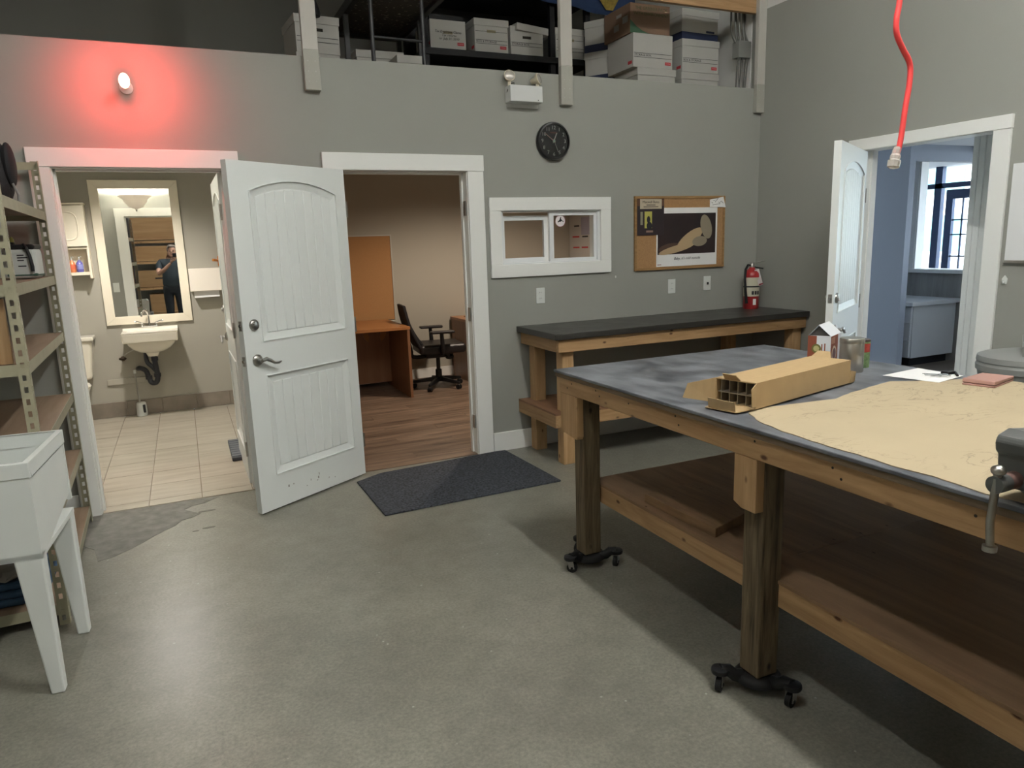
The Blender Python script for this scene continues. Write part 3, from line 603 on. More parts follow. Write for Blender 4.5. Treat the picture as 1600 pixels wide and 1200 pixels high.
MB().box(-.098, .098, -.056, .056, 0, .008).build('lower_half', M_PINK, wl, world=False, bevel=.003)
MB().hexa([(-.098, -.056, .010), (.098, -.056, .010), (.098, .056, .010), (-.098, .056, .010), (-.095, -.056, .024), (.098, -.056, .020), (.098, .056, .020), (-.095, .056, .026)]).build('upper_half', M_PINK, wl, world=False, bevel=.003)
MB().box(.093, .1005, -.056, .056, .001, .020).build('spine', M_PINK, wl, world=False, bevel=.003)
# bench vise on the table edge
M_CAST = mat('grey_cast_iron', '5c5e5c', .45, .3, noise=.15, nscale=14, bump=.08, bscale=60)
vs = thing('bench_vise', 'grey cast iron bench vise clamped at the near edge of the table', 'vise', (1.72, -3.97, TZ))
vy = -3.97
MB().lathe([(.085, .004), (.085, .022), (.06, .035), (.05, .05)], (1.74, vy, TZ), 24).build('swivel_base', M_CAST, vs, smooth=True)
box('body', (1.67, 1.83, vy - .045, vy + .045, TZ + .045, TZ + .11), M_CAST, vs, bevel=.012)
box('fixed_jaw', (1.70, 1.745, vy - .075, vy + .075, TZ + .09, TZ + .16), M_CAST, vs, bevel=.01)
MB().prism([(0, .035), (.10, .035), (.10, .09), (.095, .152), (.03, .160), (-.005, .150), (-.012, .135), (-.008, .115), (.002, .105), (.006, .07)], (1.592, vy + .07, TZ), (1, 0, 0), (0, 0, 1), .14).build('moving_jaw', M_CAST, vs, bevel=.005)
MB().cyl((1.60, vy + .03, TZ + .055), (1.56, vy + .03, TZ + .055), .020, .017).build('screw_boss', mat('rusty_iron', '7a5f58', .5, .5), vs, smooth=True)
MB().cyl((1.565, vy + .03, TZ + .055), (1.528, vy + .03, TZ + .055), .019, n=24).build('screw_head', M_CAST, vs, smooth=True)
hd = MB().tube([(1.537, vy + .03, TZ + .082), (1.534, vy + .031, TZ + .03), (1.530, vy + .032, TZ - .03), (1.534, vy + .03, TZ - .082)], .0085, 12).build('handle_bar', M_STEEL, vs, smooth=True)
MB().ell((1.538, vy + .03, TZ + .086), (.015, .015, .012)).build('handle_knob', M_STEEL, hd, smooth=True)
MB().cyl((1.534, vy + .03, TZ - .084), (1.534, vy + .03, TZ - .096), .0145, n=14).build('handle_knob', M_STEEL, hd, smooth=True)
# ================================================================== BENCH ALONG THE BACK WALL
wbn = thing('wall_bench', 'long pine bench with black top standing against the back wall', 'workbench', (3.37, -.3, 0))
box('bench_top', (2.222, 4.515, -.625, -.002, .898, .94), M_DKGREY, wbn, bevel=.005)
box('front_apron', (2.258, 4.505, -.60, -.562, .808, .898), M_PINEX, wbn, bevel=.002, seg=1)
box('end_apron', (2.258, 2.296, -.562, -.002, .808, .898), M_PINE, wbn, bevel=.002, seg=1)
box('back_apron', (2.296, 4.505, -.04, -.002, .808, .898), M_PINEX, wbn)
for x, y in ((2.305, -.562), (4.405, -.562), (4.12, -.13)): box('leg', (x, x + .09, y, y + .09, 0, .808), M_PINEZ, wbn, bevel=.004)
box('leg', (2.305, 2.395, -.13, -.04, 0, .808), M_PINEZ, wbn, bevel=.004)
box('shelf_rail', (2.225, 2.263, -.60, -.002, .285, .372), M_PINE, wbn, bevel=.002, seg=1)
box('shelf_rail', (2.263, 4.505, -.60, -.562, .285, .372), M_PINEX, wbn, bevel=.002, seg=1)
box('lower_shelf', (2.225, 4.505, -.60, -.002, .373, .386), M_PLY, wbn)
# fire extinguisher
fe = thing('fire_extinguisher', 'red fire extinguisher with white label and black hose on the wall bench', 'extinguisher', (4.35, -.14, .94))
MB().lathe([(.060, 0), (.064, .005), (.064, .27), (.060, .295), (.045, .32), (.025, .335), (.022, .345)], (0, 0, 0), 28).build('cylinder', mat('red_enamel', '9c2a2c', .3), fe, world=False, smooth=True)
MB().lathe([(.0648, .105), (.0648, .255), (.0648, .262)], (0, 0, 0), 28).build('paper_label', mat('label_cream', 'c9c5b0', .6), fe, world=False, smooth=True)
MB().lathe([(.0652, .18), (.0652, .192)], (0, 0, 0), 28).build('label_band', M_BLACK, fe, world=False, smooth=True)
for k2 in range(3):
    a = -PI / 2 - .55 + k2 * .38
    MB().box(-.009, .009, -.0665, -.0653, .12, .15).xf(RZ(a + PI / 2)).build('label_print', M_INK, fe, world=False)
MB().box(-.013, .013, -.0662, -.0645, .035, .085).xf(RZ(-.3)).build('date_label', M_PAPER, fe, world=False)
MB().lathe([(.020, .34), (.020, .375), (.012, .385)], (0, 0, 0), 16).build('valve', M_STEEL, fe, world=False, smooth=True)
MB().bar((-.01, 0, .375), (.115, -.02, .395), .018, .006).build('lever', M_STEEL, fe, world=False); MB().bar((-.01, 0, .352), (.10, -.02, .33), .018, .008).build('carry_handle', M_BLACK, fe, world=False)
MB().tube([(-.015, 0, .36), (-.05, -.01, .365), (-.085, -.02, .33), (-.095, -.025, .25), (-.09, -.03, .15), (-.075, -.03, .05)], [.009, .010, .010, .010, .011, .012], 10).build('hose', M_RUBBER, fe, world=False, smooth=True)
MB().hexa([(.012, -.075, .19), (.065, -.068, .20), (.065, -.067, .20), (.012, -.074, .19), (-.012, -.045, .325), (.035, -.045, .33), (.035, -.044, .33), (-.012, -.044, .325)]).build('inspection_tag', mat('tag_white', 'cfc9c8', .7), fe, world=False)
MB().hexa([(.014, -.0764, .196), (.062, -.0694, .205), (.062, -.0684, .205), (.014, -.0754, .196), (.0125, -.074, .207), (.060, -.0672, .216), (.060, -.066, .216), (.0125, -.073, .207)]).build('tag_print', mat('tag_maroon', '7a3038', .7), fe, world=False)
# ================================================================== THINGS ON THE BACK WALL
ck = thing('wall_clock', 'round black wall clock with white numerals', 'clock', (2.556, 0, 2.265))
RX = Matrix.Rotation(PI / 2, 3, 'X'); cx, cz = 2.556, 2.265
MB().lathe([(.128, 0), (.134, .012), (.134, .030), (.128, .040), (.118, .042), (.116, .030), (.002, .028)], (cx, 0, cz), 48, RX).build('clock_case', mat('clock_black', '1a1b1c', .3), ck, smooth=True)
M_NUM = mat('clock_white', 'd8d8d4', .6)
for h in range(1, 13):
    a = PI / 2 - h * PI / 6; text('numeral', str(h), .036, WF(cx + .092 * math.cos(a), -.0312, cz + .092 * math.sin(a)), M_NUM, ck)
def hand(nm, ang, ln, w, y, m):
    a = math.radians(90 - ang); MB().bar((cx - .015 * math.cos(a), y, cz - .015 * math.sin(a)), (cx + ln * math.cos(a), y, cz + ln * math.sin(a)), w, .0015, up=(0, 1, 0)).build(nm, m, ck)
hand('hour_hand', 24, .062, .007, -.032, M_NUM); hand('minute_hand', -54, .085, .005, -.0345, mat('hand_pink', 'c9aaa2', .5)); hand('second_hand', 157, .085, .002, -.037, M_NUM)
MB().lathe([(.010, 0), (.010, .008)], (cx, -.030, cz), 14, RX).build('hub', mat('hub_green', 'a9c4b4', .5), ck)
MB().box(cx - .028, cx + .03, -.0312, -.0288, cz + .055, cz + .060).build('dial_print', mat('dial_red', '8c5448', .6), ck)
MB().lathe([(.117, 0), (.117, .0015)], (cx, -.0395, cz), 40, RX).build('clock_glass', M_GLASS, ck)
em = thing('emergency_light', 'white twin-head emergency light on the back wall', 'light', (2.315, 0, 2.49))
M_EM = mat('emergency_white', 'd2d4d2', .4)
MB().hexa([(2.20, -.004, 2.488), (2.45, -.004, 2.488), (2.45, -.0, 2.488), (2.20, 0, 2.488)] + [(2.20, -.004, 2.61), (2.45, -.004, 2.61), (2.45, 0, 2.61), (2.20, 0, 2.61)]).build('back_plate', M_EM, em)
box('battery_box', (2.192, 2.44, -.098, -.004, 2.512, 2.62), M_EM, em, bevel=.004)
MB().cyl((2.405, -.0985, 2.525), (2.405, -.097, 2.525), .004, n=8).build('test_button', M_INK, em)
for x, a, z in ((2.207, -.15, 2.684), (2.425, .75, 2.674)):
    hr = MB().cyl((x, -.05, 2.615), (x, -.05, z - .02), .011, n=10).build('lamp_arm', M_CREAM, em, smooth=True)
    R = Matrix.Rotation(a, 3, 'Z') @ Matrix.Rotation(math.radians(75), 3, 'X')
    MB().lathe([(.014, -.05), (.018, -.045), (.022, -.02), (.038, .0), (.040, .012), (.038, .014)], (x, -.05, z), 22, R).build('lamp_head', mat('lamp_cream', 'c9bfa8', .35), em, smooth=True)
    MB().lathe([(.037, .0125), (.030, .020), (.002, .024)], (x, -.05, z), 22, R).build('lamp_lens', mat('lamp_lens', 'dcd8d0', .12, .6), em, smooth=True)
MB().tube([(2.213, -.05, 2.635), (2.24, -.06, 2.64), (2.235, -.06, 2.62), (2.20, -.06, 2.61), (2.19, -.05, 2.59), (2.196, -.03, 2.575)], .003, 8).build('wire', M_BLACK, em)
def outlet(x, z, kind, lab):
    t = thing('wall_outlet' if kind else 'light_switch', lab, 'outlet' if kind else 'switch', (x, 0, z), 0, 'white wall plates above the bench' if kind else None)
    box('cover_plate', (x - .036, x + .036, -.007, 0, z - .058, z + .058), M_WPLASTIC, t, bevel=.002)
    if kind:
        for dz in (-.022, .022):
            s = MB().lathe([(.016, 0), (.016, .0018)], (x, -.007, z + dz), 16, RX).build('socket', M_WPLASTIC, t)
            for dx in (-.006, .006): box('slot', (x + dx - .001, x + dx + .001, -.0092, -.0087, z + dz - .002, z + dz + .007), M_INK, s)
    else:
        box('toggle', (x - .006, x + .006, -.018, -.007, z - .012, z + .008), M_BLACK, t)
outlet(2.43, 1.155, 1, 'white double outlet below the sliding window'); outlet(3.632, 1.16, 1, 'white double outlet below the cork board'); outlet(3.995, 1.167, 0, 'white wall plate with small dark toggle left of the extinguisher')
# cork board and papers
cb = thing('cork_board', 'wood-framed cork board on the back wall', 'board', (3.71, 0, 1.298))
M_CORK = mat('cork', 'a9835a', .9, noise=.18, nscale=120); M_OAK = wood('oak_frame', '9c7a50', '82633c', 'x', .5, 1.5)
box('cork_panel', (3.27, 4.15, -.012, 0, 1.303, 1.87), M_CORK, cb)
for d in ((3.265, 4.156, -.020, 0, 1.857, 1.876), (3.265, 4.156, -.020, 0, 1.298, 1.317), (3.265, 3.284, -.020, 0, 1.317, 1.857), (4.137, 4.156, -.020, 0, 1.317, 1.857)): box('frame_bar', d, M_OAK, cb, bevel=.002, seg=1)
po = thing('white_poster', 'white poster with dark picture and handwritten-style caption on the cork board', 'poster', (3.775, -.012, 1.32))
box('poster_sheet', (3.472, 4.078, -.0145, -.0125, 1.322, 1.785), M_PAPER, po)
box('picture_print', (3.483, 4.062, -.0150, -.0144, 1.418, 1.741), mat('dark_picture', '1c181c', .6, noise=.0, nscale=3, col2='32221f'), po)
def blob(name, c, rx, rz, ang, m, y):
    pl = [(rx * math.cos(q * PI / 12), rz * math.sin(q * PI / 12)) for q in range(24)]
    u = (math.cos(ang), 0, math.sin(ang)); v = (-math.sin(ang), 0, math.cos(ang))
    MB().prism(pl, (c[0], y, c[1]), u, v, .0003).build(name, m, po)
M_P1, M_P2, M_P3 = mat('print_sand', 'b39b78', .6), mat('print_stone', '8d8370', .6), mat('print_umber', '4e3a30', .6)
blob('print_shape', (3.60, 1.47), .11, .035, .15, M_P3, -.01502); blob('print_shape', (3.67, 1.46), .18, .028, .2, M_P1, -.01504); blob('print_shape', (3.80, 1.535), .15, .052, .55, M_P1, -.01506); blob('print_shape', (3.965, 1.63), .055, .10, .3, M_P2, -.01508); blob('print_shape', (3.90, 1.515), .075, .04, .1, M_P2, -.0151)
text('caption', "Baby, it's cold outside", .030, WF(3.775, -.0149, 1.382), M_INK, po, shear=.3)
box('print_mark', (3.482, 3.52, -.0149, -.0144, 1.335, 1.341), mat('print_pink', '9a6a6e', .6), po)
pb = thing('dark_poster', 'dark poster with a yellow window and cream title strip on the cork board', 'poster', (3.41, -.012, 1.575))
box('poster_sheet', (3.2865, 3.541, -.0185, -.0168, 1.575, 1.856), mat('poster_dark', '231f23', .6, col2='33262a', nscale=5), pb)
box('poster_top', (3.284, 3.538, -.0189, -.0184, 1.80, 1.856), mat('poster_rust', '5e4030', .6), pb)
tp = box('title_strip', (3.312, 3.517, -.0192, -.0184, 1.778, 1.853), mat('title_cream', 'b7ab95', .6), pb)
text('title', 'Maxwell Bates', .0275, WF(3.4145, -.0195, 1.830), M_INK, pb)
for w, z in ((.085, 1.808), (.14, 1.794)): box('subtitle_line', (3.4145 - w / 2, 3.4145 + w / 2, -.0195, -.0191, z - .0025, z + .0025), M_INK, tp)
M_YEL = mat('poster_yellow', 'b3ad58', .6)
box('yellow_window', (3.355, 3.425, -.0189, -.0184, 1.63, 1.758), M_YEL, pb); box('yellow_window', (3.316, 3.338, -.0189, -.0184, 1.655, 1.756), mat('poster_grey', '8b8a74', .6), pb)
for c, rx, rz in (((3.392, 1.695), .016, .028), ((3.40, 1.648), .026, .030)):
    MB().prism([(rx * math.cos(q * PI / 8), rz * math.sin(q * PI / 8)) for q in range(16)], (c[0], -.0188, c[1]), (1, 0, 0), (0, 0, 1), .0006).build('print_shape', M_INK, pb)
box('print_shape', (3.37, 3.435, -.0190, -.0184, 1.596, 1.612), mat('poster_tan', '8a7264', .6), pb)
nt_ = thing('pinned_note', 'small white scribbled note pinned at the top right corner of the cork board', 'note', (4.07, -.02, 1.78))
MB().prism([(3.993, 1.787), (4.158, 1.783), (4.132, 1.868), (3.993, 1.845)], (0, -.0205, 0), (1, 0, 0), (0, 0, 1), .0008).build('note_paper', M_PAPER, nt_)
mk = MB()
for k2 in range(7): 
    x = 4.01 + k2 * .018; z = 1.833 + random.uniform(-.01, .012); mk.bar((x, -.0216, z), (x + .014, -.0216, z + random.uniform(-.018, .018)), .0035, .0004, up=(0, 1, 0))
mk.bar((4.02, -.0216, 1.803), (4.10, -.0216, 1.812), .003, .0004, up=(0, 1, 0)); mk.build('scribble', M_INK, nt_)
# whiteboard edge and arrow mark on the right wall
wh = thing('whiteboard', 'white board on the right wall beside the hall doorway', 'board', (4.52, -2.6, 1.346))
box('board_panel', (4.502, 4.5195, -3.2, -2.095, 1.352, 1.91), mat('board_white', 'e2e4e4', .2), wh); box('board_tray', (4.498, 4.5195, -3.2, -2.092, 1.335, 1.352), M_STEEL, wh)
# paint chip on the wall by the window
ch = MB().lathe([(.008, 0), (.008, .001)], (3.097, 0, 1.263), 9, RX, sx=.8, sy=1.3).build('wall_patch', M_WHITEWALL); tag(ch, 'tiny white filler spot on the grey wall right of the window', 'filler spot')
# door mat
mt = MB().prism([(.915, -.205), (.928, -.895), (2.118, -.862), (2.085, -.03), (1.99, -.024), (1.1, -.1)], (0, 0, .0), (1, 0, 0), (0, 1, 0), .011).build('door_mat', mat('mat_carpet', '4c5058', .95, noise=.8, nscale=70, bump=.9, bscale=200), bevel=.004); tag(mt, 'dark charcoal carpet door mat in front of the office doorway', 'mat')
# hanging red cord
cdy = -3.0
rc = thing('red_power_cord', 'red cord with clear plug end hanging over the work table', 'cord', (2.35, cdy, 1.79))
P = [(2.357, cdy, 1.81), (2.372, cdy, 1.86), (2.385, cdy, 1.97), (2.398, cdy, 2.06), (2.392, cdy, 2.12), (2.352, cdy, 2.165), (2.318, cdy, 2.21), (2.312, cdy, 2.26), (2.322, cdy, 2.33), (2.33, cdy, 2.6), (2.33, cdy, 3.4), (2.33, cdy, 4.5)]
def smooth_path(P, n=6):
    P = [Vector(p) for p in P]; out = []
    for i in range(len(P) - 1):
        a, b, c, d = P[max(i - 1, 0)], P[i], P[i + 1], P[min(i + 2, len(P) - 1)]
        for k in range(n):
            t = k / n; out.append(.5 * (2 * b + (c - a) * t + (2 * a - 5 * b + 4 * c - d) * t * t + (3 * b - a - 3 * c + d) * t ** 3))
    return out + [P[-1]]
MB().tube(smooth_path(P), .0095, 12).build('cord', mat('red_cord', 'e04848', .4), rc, smooth=True)
MB().lathe([(.012, -.045), (.021, -.04), (.022, -.018), (.017, -.014), (.018, -.002), (.014, .006), (.013, .022), (.010, .03)], (2.352, cdy, 1.81), 10, Matrix.Rotation(.2, 3, 'Y')).build('clear_plug', mat('clear_plug', 'e6e0d8', .15, trans=.55), rc)
for s in (-.008, .008): MB().cyl((2.346 + s, cdy, 1.78), (2.345 + s, cdy, 1.795), .003, n=8).build('contact', M_STEEL, rc)
# waste bin by the right wall
bn = thing('waste_bin', 'round grey lidded waste bin beside the right wall', 'bin', (4.26, -2.42, 0))
M_BIN = mat('grey_bin_plastic', '7d7f7c', .5, noise=.06, nscale=8)
MB().lathe([(.18, 0), (.185, .01), (.225, .70), (.235, .76)], (0, 0, 0), 36).build('bin_body', M_BIN, bn, world=False, smooth=True)
MB().lathe([(.235, .752), (.242, .755), (.244, .785), (.240, .79), (.238, .80), (.242, .806), (.238, .835), (.215, .845), (.10, .868), (.002, .875)], (0, 0, 0), 36).build('bin_lid', mat('grey_lid_plastic', '8d8f8c', .45), bn, world=False, smooth=True)
MB().bar((-.15, -.09, .90), (.10, .06, .935), .06, .018).build('lid_handle', MATS['grey_lid_plastic'], bn, world=False, bevel=.006); MB().bar((-.135, -.08, .84), (-.135, -.08, .90), .05, .03, up=(0, 1, 0)).build('lid_handle', MATS['grey_lid_plastic'], bn, world=False)
MB().bar((.08, .045, .85), (.08, .045, .93), .05, .03, up=(0, 1, 0)).build('lid_handle', MATS['grey_lid_plastic'], bn, world=False)
hk = thing('wall_hook', 'small white adhesive hook on the right wall under the white board', 'hook', (4.52, -2.10, 1.22))
MB().prism([(-.012, 0), (.012, 0), (.016, .03), (0, .052), (-.016, .03)], (4.52, -2.10, 1.21), (0, -1, 0), (0, 0, 1), .006).build('hook_plate', M_WPLASTIC, hk)
MB().tube([(4.514, -2.10, 1.222), (4.505, -2.10, 1.216), (4.498, -2.10, 1.220), (4.496, -2.10, 1.232)], .004, 8).build('hook_tip', M_WPLASTIC, hk)
# ================================================================== SLOTTED STEEL SHELVING (left)
SA = math.radians(1.9)
su = thing('steel_shelving', 'beige slotted steel shelving unit with brown boards left of the bathroom door', 'shelving', (-.65, -.08, 0), SA)
SL, SD = 1.37, .46          # length along local -y, depth along local -x
def slot_post(px, py, sx, sy, H=2.07, holes=True):
    fw, t = .038, .0025
    p = MB()
    for (ax, d) in (('x', sx), ('y', sy)):
        z = 0
        def strip(a, b, z0, z1):
            if ax == 'x': p.box(min(px, px + d * b) if d < 0 else px + a, max(px - a, px - b) if d < 0 else px + b, py - t / 2, py + t / 2, z0, z1) if d > 0 else p.box(px - b, px - a, py - t / 2, py + t / 2, z0, z1)
            else: p.box(px - t / 2, px + t / 2, py + a, py + b, z0, z1) if d > 0 else p.box(px - t / 2, px + t / 2, py - b, py - a, z0, z1)
        strip(0, .012, 0, H); strip(.026, fw, 0, H)
        z = .02; last = 0
        while z < H - .03:
            strip(.012, .026, last, z); last = z + .024; z += .05
        strip(.012, .026, last, H)
    return p.build('post', M_ANGLE, su, world=False)
for px, py, sx, sy in ((0, 0, -1, -1), (0, -SL, -1, 1), (-SD, 0, 1, -1), (-SD, -SL, 1, 1)): slot_post(px, py, sx, sy)
levels = [.092, .445, .780, 1.135, 1.452, 1.80]
for z in levels:
    box('shelf_board', (-SD + .004, -.004, -SL + .004, -.004, z - .016, z), M_SHELFPLY, su, world=False)
    for d in ((-.006, -.003, -SL + .003, -.003, z - .045, z + .002), (-SD + .003, -SD + .006, -SL + .003, -.003, z - .045, z + .002), (-SD + .006, -.006, -SL + .003, -SL + .006, z - .045, z + .002), (-SD + .006, -.006, -.006, -.003, z - .045, z + .002)):
        box('shelf_lip', d, M_ANGLE, su, world=False)
for z in (2.045,): box('top_tie', (-SD, 0, -.006, -.002, z - .02, z + .02), M_ANGLE, su, world=False)
# things on it
dr = thing('white_drum', 'white square pail with black lid, green stripe and recycling mark on the steel shelving', 'pail', (-.715, -.50, 1.4545), math.radians(-6))
MB().box(-.066, .066, -.066, .066, 0, .150).build('pail_body', mat('pail_white', 'c3c5c1', .5), dr, world=False, bevel=.022, seg=3)
MB().box(-.068, .068, -.068, .068, .142, .168).build('pail_lid', M_BLACK, dr, world=False, bevel=.02, seg=3); MB().box(-.0664, .0664, -.0664, .0664, .012, .026).build('green_stripe', mat('pail_green', '3d5a4c', .5), dr, world=False, bevel=.022, seg=3)
for k2, (w, z) in enumerate(((.03, .115), (.045, .103), (.028, .09), (.035, .062))): MB().box(-.012, -.012 + w, -.0672, -.0655, z - .003, z + .003).build('print_line', M_INK, dr, world=False)
text('recycling_mark', 'C', .022, Matrix.Translation((-.038, -.0668, .06)) @ Matrix.Rotation(PI / 2, 4, 'X'), M_INK, dr, world=False)
MB().tube([(.02, -.06, .168), (.035, -.072, .15), (.045, -.073, .11), (.05, -.074, .06), (.05, -.074, .035)], [.007, .008, .008, .009, .008], 8).build('strap', M_BLACK, dr, world=False)
bg_ = thing('black_backpack', 'black mesh backpack on the upper steel shelf', 'bag', (-.70, -.64, 1.8025))
MB().ell((-.035, 0, .15), (.055, .12, .15)).build('bag_body', mat('bag_fabric', '2a2729', .8, noise=.35, nscale=40, bump=.4, bscale=90), bg_, world=False, smooth=True)
MB().ell((.012, -.02, .185), (.026, .085, .105)).build('front_pocket', mat('bag_black', '19181b', .7), bg_, world=False, smooth=True)
MB().tube([(.02, -.06, .10), (.035, -.05, .05), (.03, -.04, .012)], .006, 8).build('bag_strap', mat('strap_grey', '7d7c7a', .6), bg_, world=False)
yb = thing('yellow_bottle', 'yellow squeeze bottle behind the white pail', 'bottle', (-.78, -.36, 1.4545))
MB().lathe([(.03, 0), (.032, .01), (.032, .14), (.018, .165), (.012, .17), (.010, .20), (.003, .21)], (0, 0, 0), 18).build('bottle_body', mat('dull_yellow', '8c8440', .5), yb, world=False, smooth=True)
MB().lathe([(.0125, .168), (.0125, .182), (.01, .184)], (0, 0, 0), 14).build('bottle_cap', M_BLACK, yb, world=False, smooth=True)
wp = thing('wooden_offcut', 'small pine offcut with a bolt leaning at the near shelving post', 'wood offcut', (-.66, -1.40, 1.137))
MB().box(-.085, .0, -.012, .012, 0, .262).build('offcut_board', M_PINEZ, wp, world=False, bevel=.002); MB().cyl((-.03, -.018, .22), (-.03, -.012, .22), .005, n=8).build('bolt', M_STEEL, wp, world=False)
bt = thing('blue_tarp_bundle', 'folded blue tarp on the bottom steel shelf', 'tarp', (-.84, -1.18, .0945))
M_BLUE = mat('blue_tarp', '35526e', .6, noise=.25, nscale=12, bump=.5, bscale=18)
for k2 in range(3): MB().box(-.18, .15 - k2 * .015, -.2 + k2 * .01, .2, k2 * .033, k2 * .033 + .032).build('tarp_fold', M_BLUE, bt, world=False, bevel=.014, seg=3)
gr = thing('grey_rag', 'crumpled grey rag on top of the folded blue tarp', 'rag', (-.84, -1.18, .195))
m = MB(); n = 12; vv = [[None] * (n + 1) for _ in range(n + 1)]
for i in range(n + 1):
    for j in range(n + 1):
        vv[i][j] = m.bm.verts.new((-.15 + .28 * i / n + random.uniform(-.006, .006), -.17 + .3 * j / n + random.uniform(-.006, .006), random.uniform(.0, .028)))
for i in range(n):
    for j in range(n): m.bm.faces.new((vv[i][j], vv[i + 1][j], vv[i + 1][j + 1], vv[i][j + 1]))
g = m.build('rag_cloth', mat('rag_grey', '8a8680', .9), gr, world=False, smooth=True); sm = g.modifiers.new('thick', 'SOLIDIFY'); sm.thickness = .004
# ================================================================== LAUNDRY TUB
lt = thing('laundry_tub', 'white plastic laundry tub on splayed legs at the left edge', 'sink', (-.80, -1.75, 0))
x0, x1, y0, y1 = -1.08, -.532, -2.0, -1.505; zb, zt = .520, .868
tb_ = MB(); w = .016
tb_.box(x0, x1, y0, y0 + w, zb, zt).box(x0, x1, y1 - w, y1, zb + .06, zt).box(x0, x0 + w, y0 + w, y1 - w, zb, zt)
tb_.hexa([(x1 - w, y0 + w, zb), (x1, y0 + w, zb), (x1 - .004, y1 - w, zb + .09), (x1 - w, y1 - w, zb + .09), (x1 - w, y0 + w, zt), (x1, y0 + w, zt), (x1, y1 - w, zt), (x1 - w, y1 - w, zt)])
tb_.box(x0, x1, y0, y1, zb, zb + .02)
tb_.build('basin', M_TUB, lt)
rm = MB(); rr = .003
rm.box(x0 - rr, x1 + rr, y0 - rr, y0 + .018, zt - .052, zt + .002).box(x0 - rr, x1 + rr, y1 - .018, y1 + rr, zt - .052, zt + .002).box(x0 - rr, x0 + .018, y0 + .018, y1 - .018, zt - .052, zt + .002).box(x1 - .018, x1 + rr, y0 + .018, y1 - .018, zt - .052, zt + .002)
rm.build('rim', M_TUB, lt, bevel=.002)
for (lx, ly, sx, sy) in ((x1 - .045, y0 + .028, 1, 1), (x1 - .045, y1 - .028, 1, -1), (x0 + .045, y0 + .028, -1, 1), (x0 + .045, y1 - .028, -1, -1)):
    a, b = .045, .028; o_ = .022 * sx
    MB().hexa([(lx + o_ - .022, ly - b, 0), (lx + o_ + .022, ly - b, 0), (lx + o_ + .022, ly + b * .6, 0), (lx + o_ - .022, ly + b * .6, 0), (lx - a, ly - b, zb + .01), (lx + a, ly - b, zb + .01), (lx + a, ly + b, zb + .01), (lx - a, ly + b, zb + .01)]).build('leg', M_TUB, lt, bevel=.006)
lt.rotation_euler = (0, 0, math.radians(-4.5))
# ================================================================== BATHROOM
BY = 3.0
mi = thing('framed_mirror', 'tall cream-framed mirror above the bathroom sink', 'mirror', (-.335, BY, .9))
mx0, mx1, mz0, mz1 = -.708, .045, .899, 2.247; fw = .078
def mitre(pts): return MB().prism(pts, (0, BY - .003, 0), (1, 0, 0), (0, 0, 1), .022)
mitre([(mx0, mz1), (mx0 + fw, mz1 - fw), (mx1 - fw, mz1 - fw), (mx1, mz1)]).build('frame_bar', M_CREAM, mi, bevel=.003)
mitre([(mx0, mz0), (mx1, mz0), (mx1 - fw, mz0 + fw), (mx0 + fw, mz0 + fw)]).build('frame_bar', M_CREAM, mi, bevel=.003)
mitre([(mx0, mz0), (mx0 + fw, mz0 + fw), (mx0 + fw, mz1 - fw), (mx0, mz1)]).build('frame_bar', M_CREAM, mi, bevel=.003)
mitre([(mx1, mz0), (mx1, mz1), (mx1 - fw, mz1 - fw), (mx1 - fw, mz0 + fw)]).build('frame_bar', M_CREAM, mi, bevel=.003)
box('mirror_glass', (mx0 + fw - .01, mx1 - fw + .01, BY - .012, BY - .004, mz0 + fw - .01, mz1 - fw + .01), M_MIRROR, mi)
# pedestal-less wall sink
sk = thing('wall_sink', 'small white wall-hung sink with chrome gooseneck faucet', 'sink', (-.34, 2.8, .55))
sx0, sx1, sy0, sy1, st = -.578, -.10, 2.58, 3.0, .845
m = MB(); nx, ny = 22, 18; grid = []
for j in range(ny + 1):
    rowv = []
    for i in range(nx + 1):
        u, v = i / nx, j / ny; x = sx0 + (sx1 - sx0) * u; yv = sy0 + (sy1 - sy0) * v
        e = ((u - .5) / .40) ** 2 + ((v - .40) / .32) ** 2
        z = st - (.12 * (1 - e) ** .5 if e < 1 else 0) + (.018 if v > .78 else 0)
        rowv.append(m.bm.verts.new((x, yv, z)))
    grid.append(rowv)
for j in range(ny):
    for i in range(nx): m.bm.faces.new((grid[j][i], grid[j][i + 1], grid[j + 1][i + 1], grid[j + 1][i]))
m.build('basin_top', M_CERAMIC, sk, smooth=True)
MB().hexa([(sx0 + .006, sy0 + .02, st - .095), (sx1 - .006, sy0 + .02, st - .095), (sx1, sy1, st - .095), (sx0, sy1, st - .095), (sx0, sy0, st - .001), (sx1, sy0, st - .001), (sx1, sy1, st - .001), (sx0, sy1, st - .001)]).build('apron', M_CERAMIC, sk, bevel=.012, seg=3)
MB().lathe([(.215, .755), (.205, .72), (.17, .68), (.12, .65), (.06, .635), (.045, .60), (.001, .60)], (-.34, 2.79, 0), 28, sy=.85).build('bowl', M_CERAMIC, sk, smooth=True)
fc = box('faucet_base', (-.42, -.27, 2.925, 2.972, st + .017, st + .032), M_CHROME, sk, bevel=.006)
MB().tube(smooth_path([(-.345, 2.948, st + .03), (-.345, 2.948, st + .12), (-.352, 2.935, st + .165), (-.372, 2.90, st + .185), (-.395, 2.865, st + .165), (-.40, 2.855, st + .13)], 5), .0085, 10).build('spout', M_CHROME, fc, smooth=True)
